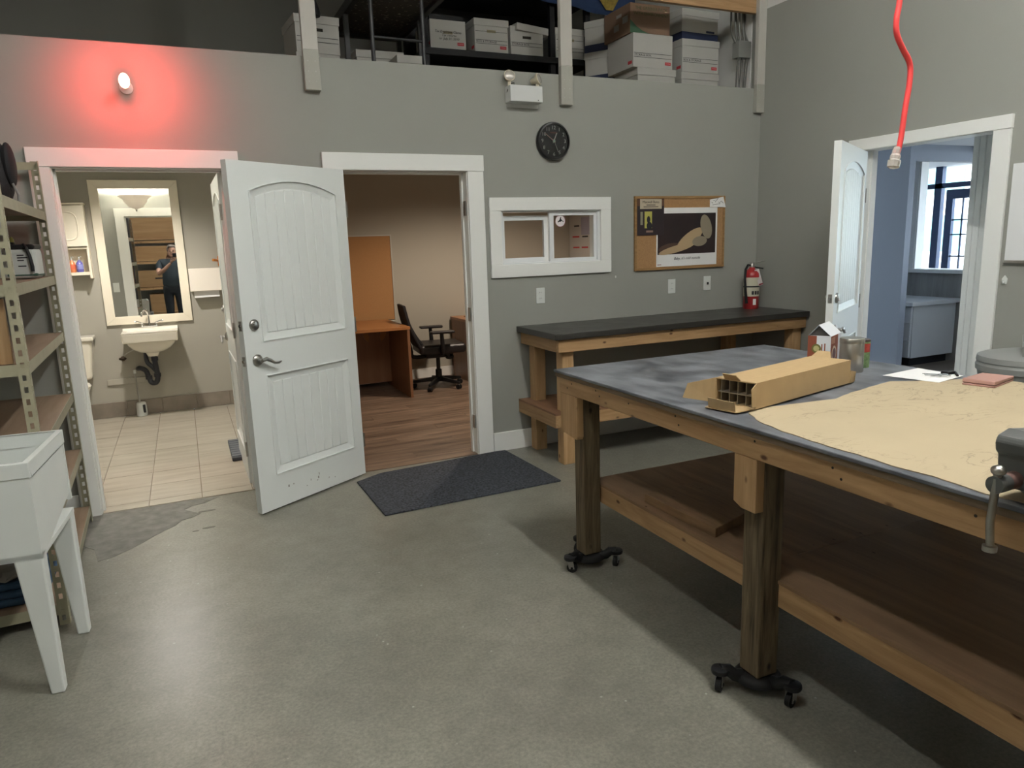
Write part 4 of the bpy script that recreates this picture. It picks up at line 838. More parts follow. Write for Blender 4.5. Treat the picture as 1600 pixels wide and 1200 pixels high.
for s in (-1, 1):
    MB().lathe([(.018, st + .03), (.012, st + .045), (.012, st + .06), (.015, st + .065), (.004, st + .07)], (-.345 + s * .062, 2.948, 0), 14).build('tap', M_CHROME, fc, smooth=True)
    MB().tube([(-.345 + s * .062, 2.948, st + .062), (-.345 + s * .10, 2.935, st + .078), (-.345 + s * .125, 2.93, st + .075)], [.007, .006, .008], 8).build('tap_handle', M_CHROME, fc, smooth=True)
tr = thing('drain_pipes', 'black plastic drain trap under the bathroom sink', 'pipe', (-.36, 2.82, .3))
M_ABS = mat('black_abs', '26272c', .4)
MB().tube(smooth_path([(-.335, 2.80, .605), (-.33, 2.80, .50), (-.325, 2.81, .39), (-.345, 2.83, .335), (-.385, 2.85, .335), (-.405, 2.87, .39), (-.425, 2.89, .45), (-.47, 2.92, .475), (-.49, 2.97, .465), (-.49, 3.0, .46)], 5), .024, 14).build('trap', M_ABS, tr, smooth=True)
MB().tube(smooth_path([(-.40, 2.84, .655), (-.405, 2.84, .58), (-.395, 2.83, .53), (-.36, 2.82, .49), (-.335, 2.81, .455)], 5), .021, 14).build('overflow_pipe', M_ABS, tr, smooth=True)
for (x, yv, z) in ((-.332, 2.80, .57), (-.325, 2.81, .41), (-.404, 2.868, .385)): MB().cyl((x, yv, z - .018), (x, yv, z + .018), .031, n=14).build('slip_nut', M_ABS, tr, smooth=True)
vl = thing('shutoff_valve', 'small metal shut-off valve on the wall left of the drain', 'valve', (-.61, 3.0, .57))
MB().cyl((-.61, 3.0, .57), (-.61, 2.94, .57), .012, n=12).cyl((-.61, 2.94, .555), (-.61, 2.94, .60), .014, n=12).build('valve_body', mat('dull_brass', '6d5c48', .4, .7), vl, smooth=True)
MB().ell((-.61, 2.915, .58), (.034, .012, .016)).build('valve_handle', mat('dark_brass', '3c3026', .5, .5), vl, smooth=True)
MB().tube([(-.60, 2.94, .6), (-.57, 2.93, .63), (-.50, 2.92, .66), (-.46, 2.91, .72)], .005, 8).build('supply_hose', M_STEEL, vl, smooth=True)
rb = box('wall_batten', (-.775, -.33, 2.982, 2.9995, .322, .378), M_WALLW, bevel=.003); tag(rb, 'painted wooden batten on the wall under the bathroom sink', 'batten')
tbb = thing('toilet_brush', 'white toilet brush holder with steel handle below the sink', 'brush', (-.505, 2.92, .004))
MB().lathe([(.045, 0), (.05, .006), (.046, .10), (.042, .13), (.036, .135)], (0, 0, 0), 22).build('brush_holder', M_WPLASTIC, tbb, world=False, smooth=True)
MB().box(.012, .036, -.047, -.03, .035, .115).build('drain_slot', M_INK, tbb, world=False, bevel=.006)
MB().cyl((-.01, 0, .12), (-.022, .02, .42), .008, n=10).build('brush_handle', M_STEEL, tbb, world=False, smooth=True); MB().cyl((-.0215, .02, .42), (-.023, .023, .455), .012, n=10).build('handle_tip', M_WPLASTIC, tbb, world=False, smooth=True)
cbn = thing('medicine_cabinet', 'cream wall cabinet with panelled door over an open shelf left of the mirror', 'cabinet', (-.93, 2.92, 1.356))
cx0, cx1, cy0 = -1.115, -.757, 2.862
box('side_panel', (cx1 - .018, cx1, cy0, BY, 1.356, 2.02), M_CREAM, cbn); box('side_panel', (cx0, cx0 + .018, cy0, BY, 1.356, 2.02), M_CREAM, cbn)
box('top_panel', (cx0 - .008, cx1 + .008, cy0 - .012, BY, 2.02, 2.036), M_CREAM, cbn, bevel=.003); box('shelf', (cx0 + .018, cx1 - .018, cy0 + .004, BY, 1.388, 1.416), M_CREAM, cbn); box('shelf', (cx0 + .018, cx1 - .018, cy0 + .004, BY, 1.625, 1.643), M_CREAM, cbn)
box('back_panel', (cx0 + .018, cx1 - .018, BY - .008, BY - .001, 1.39, 2.02), M_CREAM, cbn)
cdr = box('cabinet_door', (cx0 + .004, cx1 - .004, cy0 - .018, cy0 - .001, 1.648, 2.014), M_CREAM, cbn, bevel=.004)
ov = []
for q in range(33):
    a = 2 * PI * q / 32; c_, s_ = math.cos(a), math.sin(a); ov.append(((cx0 + cx1) / 2 + .118 * math.copysign(abs(c_) ** .55, c_), cy0 - .019, 1.831 + .125 * math.copysign(abs(s_) ** .55, s_)))
MB().tube(ov, .006, 8, caps=False).build('door_moulding', M_CREAM, cdr, smooth=True)
for nm, x, cl, lab in (('soap_bottle', -.912, 'e08a5c', 'clear pump soap bottle with orange liquid on the cabinet shelf'), ('lotion_bottle', -.852, '6a66b0', 'purple soap bottle on the cabinet shelf')):
    t = thing(nm, lab, 'bottle', (x, 2.90, 1.416), 0, 'soap bottles in the wall cabinet')
    MB().lathe([(.024, 0), (.028, .006), (.030, .05), (.026, .085), (.012, .102), (.010, .112)], (0, 0, 0), 18).build('bottle_body', mat('bottle_' + cl, cl, .2), t, world=False, smooth=True)
    MB().lathe([(.0285, .02), (.0305, .05), (.028, .07)], (0, 0, 0), 18).build('bottle_label', mat('blabel_' + cl, 'd86a4a' if nm[0] == 's' else '8c90cc', .5), t, world=False, smooth=True)
    MB().cyl((0, 0, .11), (0, 0, .14), .006, n=8).bar((0, 0, .14), (.02, -.015, .138), .008, .008).build('pump', M_WPLASTIC, t, world=False)
td = thing('towel_dispenser', 'white paper towel dispenser on the bathroom wall right of the mirror', 'dispenser', (.2, 2.93, 1.18))
MB().hexa([(.055, 2.87, 1.185), (.355, 2.87, 1.185), (.355, 3.0, 1.185), (.055, 3.0, 1.185), (.055, 2.90, 1.405), (.355, 2.90, 1.405), (.355, 3.0, 1.405), (.055, 3.0, 1.405)]).build('dispenser_box', mat('dispenser_white', 'e6ddd0', .4), td, bevel=.006)
MB().hexa([(.085, 2.905, 1.12), (.315, 2.905, 1.125), (.315, 2.907, 1.125), (.085, 2.907, 1.12), (.085, 2.92, 1.20), (.315, 2.92, 1.20), (.315, 2.922, 1.20), (.085, 2.922, 1.20)]).build('paper_towel', M_PAPER, td)
hko = thing('coat_hook', 'varnished wooden peg hook on the bathroom wall above the towel dispenser', 'hook', (.35, 3.0, 1.45))
box('hook_plate', (.335, .36, 2.985, 3.0, 1.42, 1.52), wood('varnished_peg', 'c07a34', 'a8642a', 'z', .35), hko, bevel=.004); MB().tube([(.345, 2.99, 1.47), (.32, 2.95, 1.478), (.29, 2.93, 1.482)], [.012, .012, .014], 10).build('peg', MATS['varnished_peg'], hko, smooth=True)
to = thing('toilet', 'white toilet at the left of the bathroom sink', 'toilet', (-1.06, 2.75, 0))
MB().hexa([(-1.24, 2.80, .42), (-.875, 2.80, .42), (-.875, 2.985, .42), (-1.24, 2.985, .42), (-1.27, 2.77, .785), (-.832, 2.77, .785), (-.832, 2.985, .785), (-1.27, 2.985, .785)]).build('tank', M_CERAMIC, to, bevel=.03, seg=4)
box('tank_lid', (-1.285, -.818, 2.755, 2.99, .785, .825), M_CERAMIC, to, bevel=.012, seg=3)
MB().lathe([(.12, 0), (.125, .02), (.10, .12), (.11, .22), (.17, .34), (.19, .395), (.185, .40), (.001, .40)], (-1.05, 2.50, 0), 28, sy=1.3).build('bowl', M_CERAMIC, to, smooth=True)
MB().lathe([(.19, .402), (.195, .41), (.185, .425), (.001, .428)], (-1.05, 2.51, 0), 28, sy=1.28).build('seat_lid', M_CERAMIC, to, smooth=True); box('pedestal', (-1.14, -.96, 2.6, 2.9, 0, .42), M_CERAMIC, to, bevel=.03, seg=3)
shp = thing('shower_pan', 'white shower base curb along the right side of the bathroom', 'shower base', (.63, 2.1, 0))
box('curb', (.385, .45, 1.15, 2.98, .004, .10), M_WPLASTIC, shp, bevel=.015, seg=3); box('pan', (.45, .868, 1.15, 2.98, .004, .05), M_WPLASTIC, shp); box('curb', (.45, .868, 1.15, 1.21, .05, .10), M_WPLASTIC, shp)
sc_ = thing('bathroom_scale', 'dark grey ribbed bathroom scale on the tiled floor by the door', 'scale', (.26, 1.05, .004))
MB().box(.19 - .26, .33 - .26, -.29, .29, 0, .032).build('scale_body', mat('scale_grey', '4a4e54', .5), sc_, world=False, bevel=.006)
for k2 in range(8): MB().box(-.066, .066, -.27 + k2 * .068, -.215 + k2 * .068, .032, .037).build('rib', mat('scale_rib', '5c6168', .5), sc_, world=False)
bsw = thing('bath_switch', 'white light switch beside the doorway inside the bathroom', 'switch', (-.80, .12, 1.15)); box('cover_plate', (-.836, -.764, .12, .127, 1.09, 1.21), M_WPLASTIC, bsw, bevel=.002); box('toggle', (-.806, -.794, .127, .138, 1.14, 1.16), M_WPLASTIC, bsw)
# ================================================================== OFFICE
dk = thing('office_desk', 'maple laminate desk below the tan board in the office', 'desk', (1.55, 2.7, 0))
box('desk_top', (1.0, 2.062, 2.255, 3.22, .715, .745), M_MDF, dk, bevel=.002); box('side_panel', (2.03, 2.058, 2.262, 3.21, .003, .715), M_MDFZ, dk); box('side_panel', (1.01, 1.038, 2.262, 3.21, .003, .715), M_MDFZ, dk); box('modesty_panel', (1.038, 2.03, 3.0, 3.02, .06, .715), M_MDFZ, dk)
for s, a in ((-1, .28), (1, -.33)):
    m = MB().prism([(0, 0), (.028, .05), (.03, .10), (0, .19), (-.03, .10), (-.028, .05)], (0, 0, 0), (1, 0, 0), (0, 0, 1), .012).xf(Matrix.Translation((1.86 + s * .07, 2.995, .52)) @ Matrix.Rotation(-a, 4, 'Y')).build('leaf_shape', M_MDF, dk)  # pair of leaf-shaped pieces on the modesty panel, tilted apart
d2k = thing('office_side_desk', 'maple laminate credenza behind the office chair', 'desk', (3.5, 2.9, 0))
box('desk_top', (2.855, 4.3, 2.55, 3.26, .685, .715), M_MDF, d2k, bevel=.002); box('side_panel', (2.865, 2.893, 2.56, 3.25, .003, .685), M_MDFZ, d2k); box('back_panel', (2.893, 4.25, 3.2, 3.22, .05, .685), M_MDFZ, d2k); box('side_panel', (4.25, 4.278, 2.56, 3.25, .003, .685), M_MDFZ, d2k)
MB().lathe([(.03, .715), (.03, .718), (.02, .719)], (3.0, 3.1, 0), 16).build('cable_grommet', M_BLACK, d2k)
tbd = thing('tan_board', 'tan cork board with aluminium frame on the office wall', 'board', (1.85, 3.3, .70))
box('board_face', (1.30, 2.185, 3.282, 3.299, .73, 1.68), mat('tan_cork', 'a97e52', .85, noise=.06, nscale=90), tbd)
for d in ((1.29, 2.20, 3.275, 3.299, 1.675, 1.69), (1.29, 1.305, 3.275, 3.299, .715, 1.675), (2.185, 2.20, 3.275, 3.299, .715, 1.675)): box('frame_bar', d, mat('satin_aluminium', 'b4b1a8', .4, .2), tbd)
box('pen_tray', (1.29, 2.20, 3.225, 3.299, .705, .72), mat('satin_aluminium', 'b4b1a8', .4, .2), tbd, bevel=.003)
oc = thing('office_chair', 'black mesh-back office chair with armrests in the office', 'chair', (2.47, 2.64, .003), math.radians(-6))
M_FAB = mat('black_fabric', '1c1a1c', .85, bump=.2, bscale=200); M_LEA = mat('black_vinyl', '1d191a', .4)
for k2 in range(5):
    a = math.radians(72 * k2 + 20); R = RZ(a)
    sp = MB().hexa([(.03, -.025, .075), (.29, -.014, .055), (.29, .014, .055), (.03, .025, .075), (.03, -.02, .125), (.29, -.012, .085), (.29, .012, .085), (.03, .02, .125)]).xf(R).build('base_spoke', M_BLACK, oc, world=False, bevel=.006)
    for q in (-.02, .008): MB().cyl((.275, q, .027), (.275, q + .014, .027), .027, n=16).xf(R).build('caster_wheel', M_RUBBER, oc, world=False, smooth=True)
    MB().cyl((.275, 0, .03), (.275, 0, .07), .011, n=8).xf(R).build('caster_stem', M_STEEL, oc, world=False)
MB().lathe([(.035, .07), (.035, .20), (.022, .21), (.022, .38)], (0, 0, 0), 18).build('gas_column', M_BLACK, oc, world=False, smooth=True)
MB().box(-.15, .12, -.09, .09, .34, .405).build('tilt_mechanism', M_BLACK, oc, world=False, bevel=.015); MB().tube([(.05, -.09, .37), (.07, -.2, .36)], .008, 8).build('lever', M_BLACK, oc, world=False); MB().ell((.12, -.05, .34), (.05, .04, .03)).build('tension_knob', M_BLACK, oc, world=False, smooth=True)
MB().box(-.24, .27, -.24, .24, .40, .505).build('seat', M_LEA, oc, world=False, bevel=.035, seg=4)
def curved(xa, xb, z0, z1, w, t, n=8):
    m = MB(); R = []
    for i in range(n + 1):
        f = i / n; z = z0 + (z1 - z0) * f; x = xa + (xb - xa) * f - .03 * math.sin(PI * f); ww = w * (1 - .25 * f ** 3) ; R.append([m.bm.verts.new((x + dx, s * ww / 2, z)) for dx, s in ((0, -1), (t, -1), (t, 1), (0, 1))])
    for a, b in zip(R, R[1:]):
        for k in range(4): m.bm.faces.new((a[k], a[(k + 1) % 4], b[(k + 1) % 4], b[k]))
    m.bm.faces.new(R[0]); m.bm.faces.new(R[-1]); return m
curved(-.225, -.39, .44, .935, .46, .035).build('backrest', M_FAB, oc, world=False, bevel=.010)
curved(-.205, -.375, .50, .90, .36, .022).build('lumbar_mesh', mat('mesh_black', '232326', .7), oc, world=False)
MB().tube(smooth_path([(-.10, 0, .36), (-.27, 0, .36), (-.30, 0, .45), (-.33, 0, .6)], 4), .022, 10).build('back_bracket', M_BLACK, oc, world=False, smooth=True)
for s in (-1, 1):
    ap = MB().tube([(.0, s * .2, .40), (.0, s * .27, .41), (.0, s * .285, .46), (-.01, s * .285, .63)], [.018, .02, .024, .02], 10).build('arm_post', M_BLACK, oc, world=False, smooth=True)
    MB().box(-.13, .13, s * .285 - .045, s * .285 + .045, .63, .658).build('armrest', M_LEA, ap, world=False, bevel=.012, seg=3)
# white planner on the office right wall seen through the slider
wb2 = thing('office_whiteboard', 'whiteboard with red and dark notes on the office wall', 'board', (4.52, 2.85, 1.25))
box('board_face', (4.508, 4.5195, 2.15, 3.28, 1.15, 1.86), mat('board_grey', 'b5b4b0', .35), wb2)
for k2 in range(16):
    yv = 2.40 + (k2 % 4) * .21; z = 1.72 - (k2 // 4) * .13
    box('note_line', (4.5065, 4.508, yv, yv + random.uniform(.08, .17), z, z + .018), M_RED if k2 % 3 else M_INK, wb2)
box('pinned_sheet', (4.505, 4.508, 2.75, 2.98, 1.62, 1.83), mat('sheet_lilac', '9a98a8', .7), wb2)
ot = sroot('trim_5', (4.52, 2.0, 0), label='pale casing on the office side wall'); box('side_casing', (4.50, 4.52, 1.92, 2.0, 0, 2.1), mat('cream_casing', 'c9c0a4', .5), ot); box('side_casing', (4.50, 4.52, 1.05, 1.13, 0, 2.1), MATS['cream_casing'], ot); box('head_casing', (4.50, 4.52, 1.05, 2.0, 2.1, 2.18), MATS['cream_casing'], ot)
# ================================================================== MEZZANINE CONTENTS
MF = 2.655
def storage_box(label, x, y, z, w, d, h, rz=0, lid=True, style='plain', logo=False, txt=None, grp='white storage boxes on the mezzanine', mcol=None, tilt=0):
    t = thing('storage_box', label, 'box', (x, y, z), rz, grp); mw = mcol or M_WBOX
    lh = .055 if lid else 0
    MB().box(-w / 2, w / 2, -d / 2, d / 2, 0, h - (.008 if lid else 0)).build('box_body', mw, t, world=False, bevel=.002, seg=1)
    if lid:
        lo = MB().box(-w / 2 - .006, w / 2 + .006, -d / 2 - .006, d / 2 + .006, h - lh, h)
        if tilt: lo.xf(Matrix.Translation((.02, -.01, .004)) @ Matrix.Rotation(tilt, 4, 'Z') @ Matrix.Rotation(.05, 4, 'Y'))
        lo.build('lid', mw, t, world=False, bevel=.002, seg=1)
    f = -d / 2 - .0006
    if style in ('handle', 'lines', 'note'):
        MB().box(-.04, .04, f - .0004, f + .002, h - .105, h - .083).build('hand_hole', M_SLOTDARK if style == 'lines' else mat('hole_tan', '8e866c', .8), t, world=False, bevel=.004, seg=1)
    if style in ('handle', 'lines', 'band'):
        for zz in ((h * .30, h * .42) if style != 'handle' else (h * .25, h * .36, h * .62)): MB().box(-w / 2 + .008, w / 2 - .008, f - .0004, f + .001, zz - .0015, zz + .0015).build('printed_line', M_INK, t, world=False)
    if txt: text('lettering', txt, .024, Matrix.Translation((-w / 2 + .012, f - .0006, h * .36 - (.0 if style != 'handle' else .013))) @ Matrix.Rotation(PI / 2, 4, 'X'), M_INK, t, align='LEFT', world=False)
    if logo:
        MB().box(w / 2 - .075, w / 2 - .018, f - .0004, f + .001, .028, .052).build('red_logo', M_RED, t, world=False); text('logo_lettering', 'STAPLES', .012, Matrix.Translation((w / 2 - .0465, f - .0010, .040)) @ Matrix.Rotation(PI / 2, 4, 'X'), mat('logo_pale', 'd8a0a0', .6), t, world=False)
        e = -w / 2 - .0006; MB().box(e - .0004, e + .001, -d / 2 + .018, -d / 2 + .075, .028, .052).build('red_logo', M_RED, t, world=False)
    if style == 'navy':
        MB().box(-w / 2 - .001, w / 2 + .001, -d / 2 - .001, d / 2 + .001, .0, h * .24).build('navy_band', M_NAVY, t, world=False)
        MB().box(w / 2 - .13, w / 2 - .04, f - .0008, f + .001, h * .27, h * .34).build('navy_print', M_NAVY, t, world=False)
    return t
# right-hand stacks
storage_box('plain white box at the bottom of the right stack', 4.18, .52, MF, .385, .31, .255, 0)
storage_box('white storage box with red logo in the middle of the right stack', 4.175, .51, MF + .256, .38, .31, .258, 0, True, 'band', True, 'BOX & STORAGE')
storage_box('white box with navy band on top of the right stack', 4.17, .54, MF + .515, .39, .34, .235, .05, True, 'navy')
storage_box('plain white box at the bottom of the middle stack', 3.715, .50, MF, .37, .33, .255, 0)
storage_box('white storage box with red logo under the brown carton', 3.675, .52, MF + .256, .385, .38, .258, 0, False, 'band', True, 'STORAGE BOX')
bc = thing('brown_carton', 'brown cardboard carton with green corner print on the middle stack', 'box', (3.66, .545, MF + .515))
w, d, h = .385, .39, .225
MB().box(-w / 2, w / 2, -d / 2, d / 2, 0, h).build('carton_body', mat('brown_carton', '7c6350', .8), bc, world=False, bevel=.002, seg=1)
MB().prism([(0, 0), (.24, 0), (.18, .006), (.12, .022), (.06, .052), (0, .10)], (-w / 2, -d / 2 - .0006, 0), (1, 0, 0), (0, 0, 1), .0006).build('green_print', mat('carton_green', '3f5f48', .8), bc, world=False)
for s_, z, m_ in (('THE GREENER PACK', .190, 'carton_text'), ('WITH ENVIRONMENT', .150, 'carton_text')): text('lettering', s_, .034, Matrix.Translation((0.01, -d / 2 - .001, z)) @ Matrix.Rotation(PI / 2, 4, 'X'), mat('carton_text', '4a5638', .8), bc, world=False)
for yy, z, hh in ((-.16, .09, .05), (-.03, .055, .05), (-.07, .15, .025)): MB().box(-w / 2 - .001, -w / 2 + .001, yy, yy + .075, z, z + hh).build('side_label', mat('label_grey', '8c8a84', .8), bc, world=False)
# left of them, further back
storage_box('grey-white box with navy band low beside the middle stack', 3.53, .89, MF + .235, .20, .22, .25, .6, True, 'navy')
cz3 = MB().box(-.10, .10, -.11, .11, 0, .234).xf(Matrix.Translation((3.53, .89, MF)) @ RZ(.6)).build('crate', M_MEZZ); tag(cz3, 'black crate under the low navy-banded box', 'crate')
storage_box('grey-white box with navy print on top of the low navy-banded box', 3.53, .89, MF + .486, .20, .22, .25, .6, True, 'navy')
# black shelf with record boxes
bs = thing('black_shelving', 'black steel shelving standing on the mezzanine', 'shelving', (2.75, 1.3, MF))
for x in (1.955, 3.10, 3.45):
    for yv in (1.02, 1.52): box('upright', (x, x + .045, yv, yv + .045, MF, 4.3), M_MEZZ, bs)
for z in (2.76, 3.06, 3.58): box('shelf', (1.955, 3.495, 1.0, 1.57, z, z + .05), M_MEZZ, bs, bevel=.002, seg=1)
box('back_sheet', (1.955, 3.495, 1.565, 1.572, MF, 4.3), M_MEZZ, bs)
SZ = 3.111
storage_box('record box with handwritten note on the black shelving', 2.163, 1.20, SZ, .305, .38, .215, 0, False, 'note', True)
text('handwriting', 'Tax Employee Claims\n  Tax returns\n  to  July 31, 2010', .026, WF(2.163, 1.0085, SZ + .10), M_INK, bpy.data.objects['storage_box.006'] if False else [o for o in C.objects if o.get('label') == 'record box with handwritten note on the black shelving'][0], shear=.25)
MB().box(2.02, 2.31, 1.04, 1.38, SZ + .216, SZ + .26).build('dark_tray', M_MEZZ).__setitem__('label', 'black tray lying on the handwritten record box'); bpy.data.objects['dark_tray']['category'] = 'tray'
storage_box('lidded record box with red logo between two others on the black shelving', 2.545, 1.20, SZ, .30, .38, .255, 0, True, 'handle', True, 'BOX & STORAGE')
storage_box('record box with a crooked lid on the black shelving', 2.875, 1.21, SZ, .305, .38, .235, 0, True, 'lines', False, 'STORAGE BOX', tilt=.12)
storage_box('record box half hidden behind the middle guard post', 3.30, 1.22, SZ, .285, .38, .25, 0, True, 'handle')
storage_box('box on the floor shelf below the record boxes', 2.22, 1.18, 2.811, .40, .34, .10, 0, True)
# speckled table with black frame
ft = thing('folding_table', 'black-framed table with speckled underside on the mezzanine', 'table', (1.63, .95, MF))
M_SPK = mat('speckled_board', 'c4beac', .8, nscale=38, col2='5a5752'); e_ = [n for n in M_SPK.node_tree.nodes if n.type == 'VALTORGB'][0].color_ramp.elements; e_[0].position = .60; e_[1].position = .70
T0 = 3.30
box('table_board', (1.36, 1.90, .35, 1.56, T0 + .02, T0 + .045), M_SPK, ft)
M_BFR = mat('black_frame', '3c3d3d', .5)
for d in ((1.32, 1.36, .30, 1.61, T0 - .01, T0 + .06), (1.90, 1.94, .30, 1.61, T0 - .01, T0 + .06), (1.36, 1.90, .30, .35, T0 - .01, T0 + .05), (1.36, 1.90, 1.56, 1.61, T0 - .01, T0 + .06)): box('frame_rail', d, M_BFR, ft)
for x, yv in ((1.32, .98), (1.905, .98), (1.32, 1.575), (1.905, 1.575)): box('leg', (x, x + .035, yv, yv + .035, MF, T0), M_BFR, ft)
gl = thing('black_railing', 'black tube stand in front of the speckled table', 'stand', (1.48, .2, MF))
M_TUBEB = mat('black_tube', '232426', .4)
for x in (1.30, 1.648): MB().cyl((x, .10, MF), (x, .10, 3.6), .014, n=12).build('stand_post', M_TUBEB, gl, smooth=True)
MB().cyl((1.30, .10, 2.905), (1.648, .10, 2.90), .009, n=10).build('cross_bar', M_TUBEB, gl, smooth=True)
MB().cyl((1.30, .10, 3.55), (1.648, .10, 3.55), .009, n=10).build('cross_bar', M_TUBEB, gl, smooth=True)
# boxes on the left
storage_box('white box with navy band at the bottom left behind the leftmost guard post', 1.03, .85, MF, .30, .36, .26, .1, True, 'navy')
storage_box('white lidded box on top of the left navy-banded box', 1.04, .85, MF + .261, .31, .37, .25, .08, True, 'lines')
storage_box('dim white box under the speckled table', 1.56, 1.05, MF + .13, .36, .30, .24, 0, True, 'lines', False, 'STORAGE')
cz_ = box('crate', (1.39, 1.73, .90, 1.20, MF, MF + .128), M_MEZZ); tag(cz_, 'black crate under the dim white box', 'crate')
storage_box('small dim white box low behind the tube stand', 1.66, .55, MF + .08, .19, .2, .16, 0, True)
cz2 = box('crate', (1.56, 1.76, .45, .65, MF, MF + .079), M_MEZZ); tag(cz2, 'black crate below the small dim white box', 'crate')
lp = thing('dark_lamp', 'dark lamp head hanging on the mezzanine behind the leftmost guard post', 'lamp', (1.02, .6, 3.18)); MB().lathe([(.02, .16), (.03, .1), (.055, .02), (.05, 0)], (1.02, .6, 3.14), 16).build('lamp_head', M_MEZZ, lp, smooth=True); MB().cyl((1.02, .6, 3.28), (1.02, .6, 4.5), .006, n=8).build('lamp_cord', M_MEZZ, lp)
# flag
fg = thing('blue_flag', 'blue flag with yellow emblem hanging above the record boxes', 'flag', (3.4, .95, 3.5))
m = MB(); n = 24; rows = 8; V = []
for j in range(rows + 1):
    r_ = []
    for i in range(n + 1):
        u = i / n; x = 2.93 + 1.0 * u; zbot = 3.545 - .10 * u; z = zbot + (4.25 - zbot) * j / rows; r_.append(m.bm.verts.new((x, .95 + .02 * math.sin(u * 14) * (1 - .5 * j / rows), z)))
    V.append(r_)
for j in range(rows):
    for i in range(n): m.bm.faces.new((V[j][i], V[j][i + 1], V[j + 1][i + 1], V[j + 1][i]))
f_ = m.build('flag_cloth', mat('flag_blue', '2c4064', .8, bump=.1, bscale=80), fg, smooth=True); f_.modifiers.new('s', 'SOLIDIFY').thickness = .002
MB().prism([(-.17, .22), (-.13, .10), (-.02, -.03), (.05, -.03), (.13, .10), (.17, .22), (.10, .34), (-.10, .34)], (3.62, .922, 3.54), (1, 0, 0), (0, 0, 1), .002).build('flag_emblem', mat('flag_gold', 'a08a3c', .7, noise=.4, nscale=40), fg)
MB().lathe([(.012, 0), (.012, .003)], (2.955, .926, 3.57), 12, RX).build('grommet', M_STEEL, fg); box('flag_hem', (2.932, 2.95, .924, .93, 3.55, 4.25), M_PAPER, fg)
# cable bundle by the right wall
cbun = thing('cable_bundle', 'bundle of grey cables and conduit box on the mezzanine side wall', 'cables', (4.44, .12, MF))
M_CONDUIT = mat('grey_conduit', '8a8a86', .35, .6); M_CABLE = mat('dark_cable', '55554f', .5)
for k2 in range(8):
    x = 4.335 + k2 * .021; a = random.uniform(-.015, .015)
    MB().tube(smooth_path([(x, .15 + .01 * (k2 % 3), 3.7), (x - .012 + a, .15, 3.25), (x + .01, .13, 3.10)], 4), .0065, 8).build('cable', M_CONDUIT if k2 % 2 else M_CABLE, cbun, smooth=True)
    if k2 > 1: MB().tube(smooth_path([(x, .12, 3.02), (x - .01, .13, 2.88), (x - .008 + a * 2, .14, MF)], 4), .005, 8).build('cable', M_CONDUIT if k2 % 2 else M_CABLE, cbun, smooth=True)
box('conduit_box', (4.36, 4.49, .10, .18, 2.99, 3.12), mat('conduit_grey', '7f807c', .5), cbun, bevel=.004)
struct('wall_mezzanine_right', MB().box(4.512, 4.52, .125, 3.3, MF, 4.5), M_WHITEWALL)
# ================================================================== RECEPTION HALL beyond the right door
M_HALL = mat('blue_grey_paint', '969da8', .7)
hf = struct('floor_hall', MB().box(4.64, 13.5, -4.5, 4.5, -.12, -.001), mat('hall_laminate', '85796d', .4, noise=.2, nscale=8, stretch=(1, 8, 1)))
struct('ceiling_hall', MB().box(4.64, 10.5, -4.5, 4.5, 2.44, 2.55), mat('hall_ceiling', 'd0d4d8', .9))
struct('wall_hall_near', MB().box(4.64, 10.3, -4.5, -4.4, 0, 2.44), M_HALL)
struct('wall_hall_far', MB().box(4.64, 10.3, 4.4, 4.5, 0, 2.44), M_HALL)
struct('wall_hall_closet', MB().box(7.16, 7.25, .60, 4.4, 0, 2.44), M_HALL)
struct('trim_6', MB().box(7.25, 9.2, .60, .70, 2.275, 2.44), M_HALL)
hl = thing('added_fill_panel', 'unseen flat glowing panel added under the hall ceiling to brighten the hall', 'light', (6.2, -1.2, 2.44))  # unseen glowing panel, added to lift the cool light in the hall
box('panel_frame', (5.9, 6.5, -1.5, -.9, 2.425, 2.44), M_TRIM, hl); box('fill_face', (5.93, 6.47, -1.47, -.93, 2.418, 2.426), mat('fill_glow', 'ffffff', .5, emis='dbe8ff', estr=5), hl)
t9 = sroot('trim_9', (5.33, -1.47, 0), label='white cased post standing in the hall just inside the doorway')
box('post_core', (5.27, 5.39, -1.62, -1.352, 0, 2.44), M_TRIM, t9); box('casing_strip', (5.255, 5.27, -1.43, -1.343, 0, 2.44), M_TRIM, t9, bevel=.002, seg=1); box('casing_strip', (5.245, 5.27, -1.39, -1.37, 0, 2.44), M_TRIM, t9, bevel=.003, seg=1)
rd = thing('reception_desk', 'white reception desk with drawers in the hall', 'desk', (7.85, 1.3, 0))
M_DESKW = mat('desk_white', 'dde0e2', .4)
box('desk_top', (7.42, 8.245, .64, 2.6, .70, .745), M_DESKW, rd, bevel=.003); box('end_panel', (7.50, 8.22, .68, .705, .10, .70), M_DESKW, rd); 
for k2 in range(3): box('drawer', (7.468, 7.498, .69, 1.25, .11 + k2 * .195, .30 + k2 * .195), M_DESKW, rd, bevel=.002, seg=1)
box('carcass', (7.50, 8.22, .705, 2.55, .10, .70), M_DESKW, rd); box('plinth', (7.56, 8.2, .74, 2.5, 0, .10), M_INK, rd)
struct('wall_reception', MB().box(8.25, 8.36, -.6, 4.4, 0, 1.03), wood('grey_wood_panel', 'a5a4a0', '858480', 'z', .6, .35))
struct('trim_7', MB().box(8.19, 8.48, -.6, 4.4, 1.03, 1.075), M_TRIM, bevel=.004)
struct('wall_reception_side', MB().box(8.25, 8.36, 1.28, 4.4, 1.075, 2.44), M_HALL)
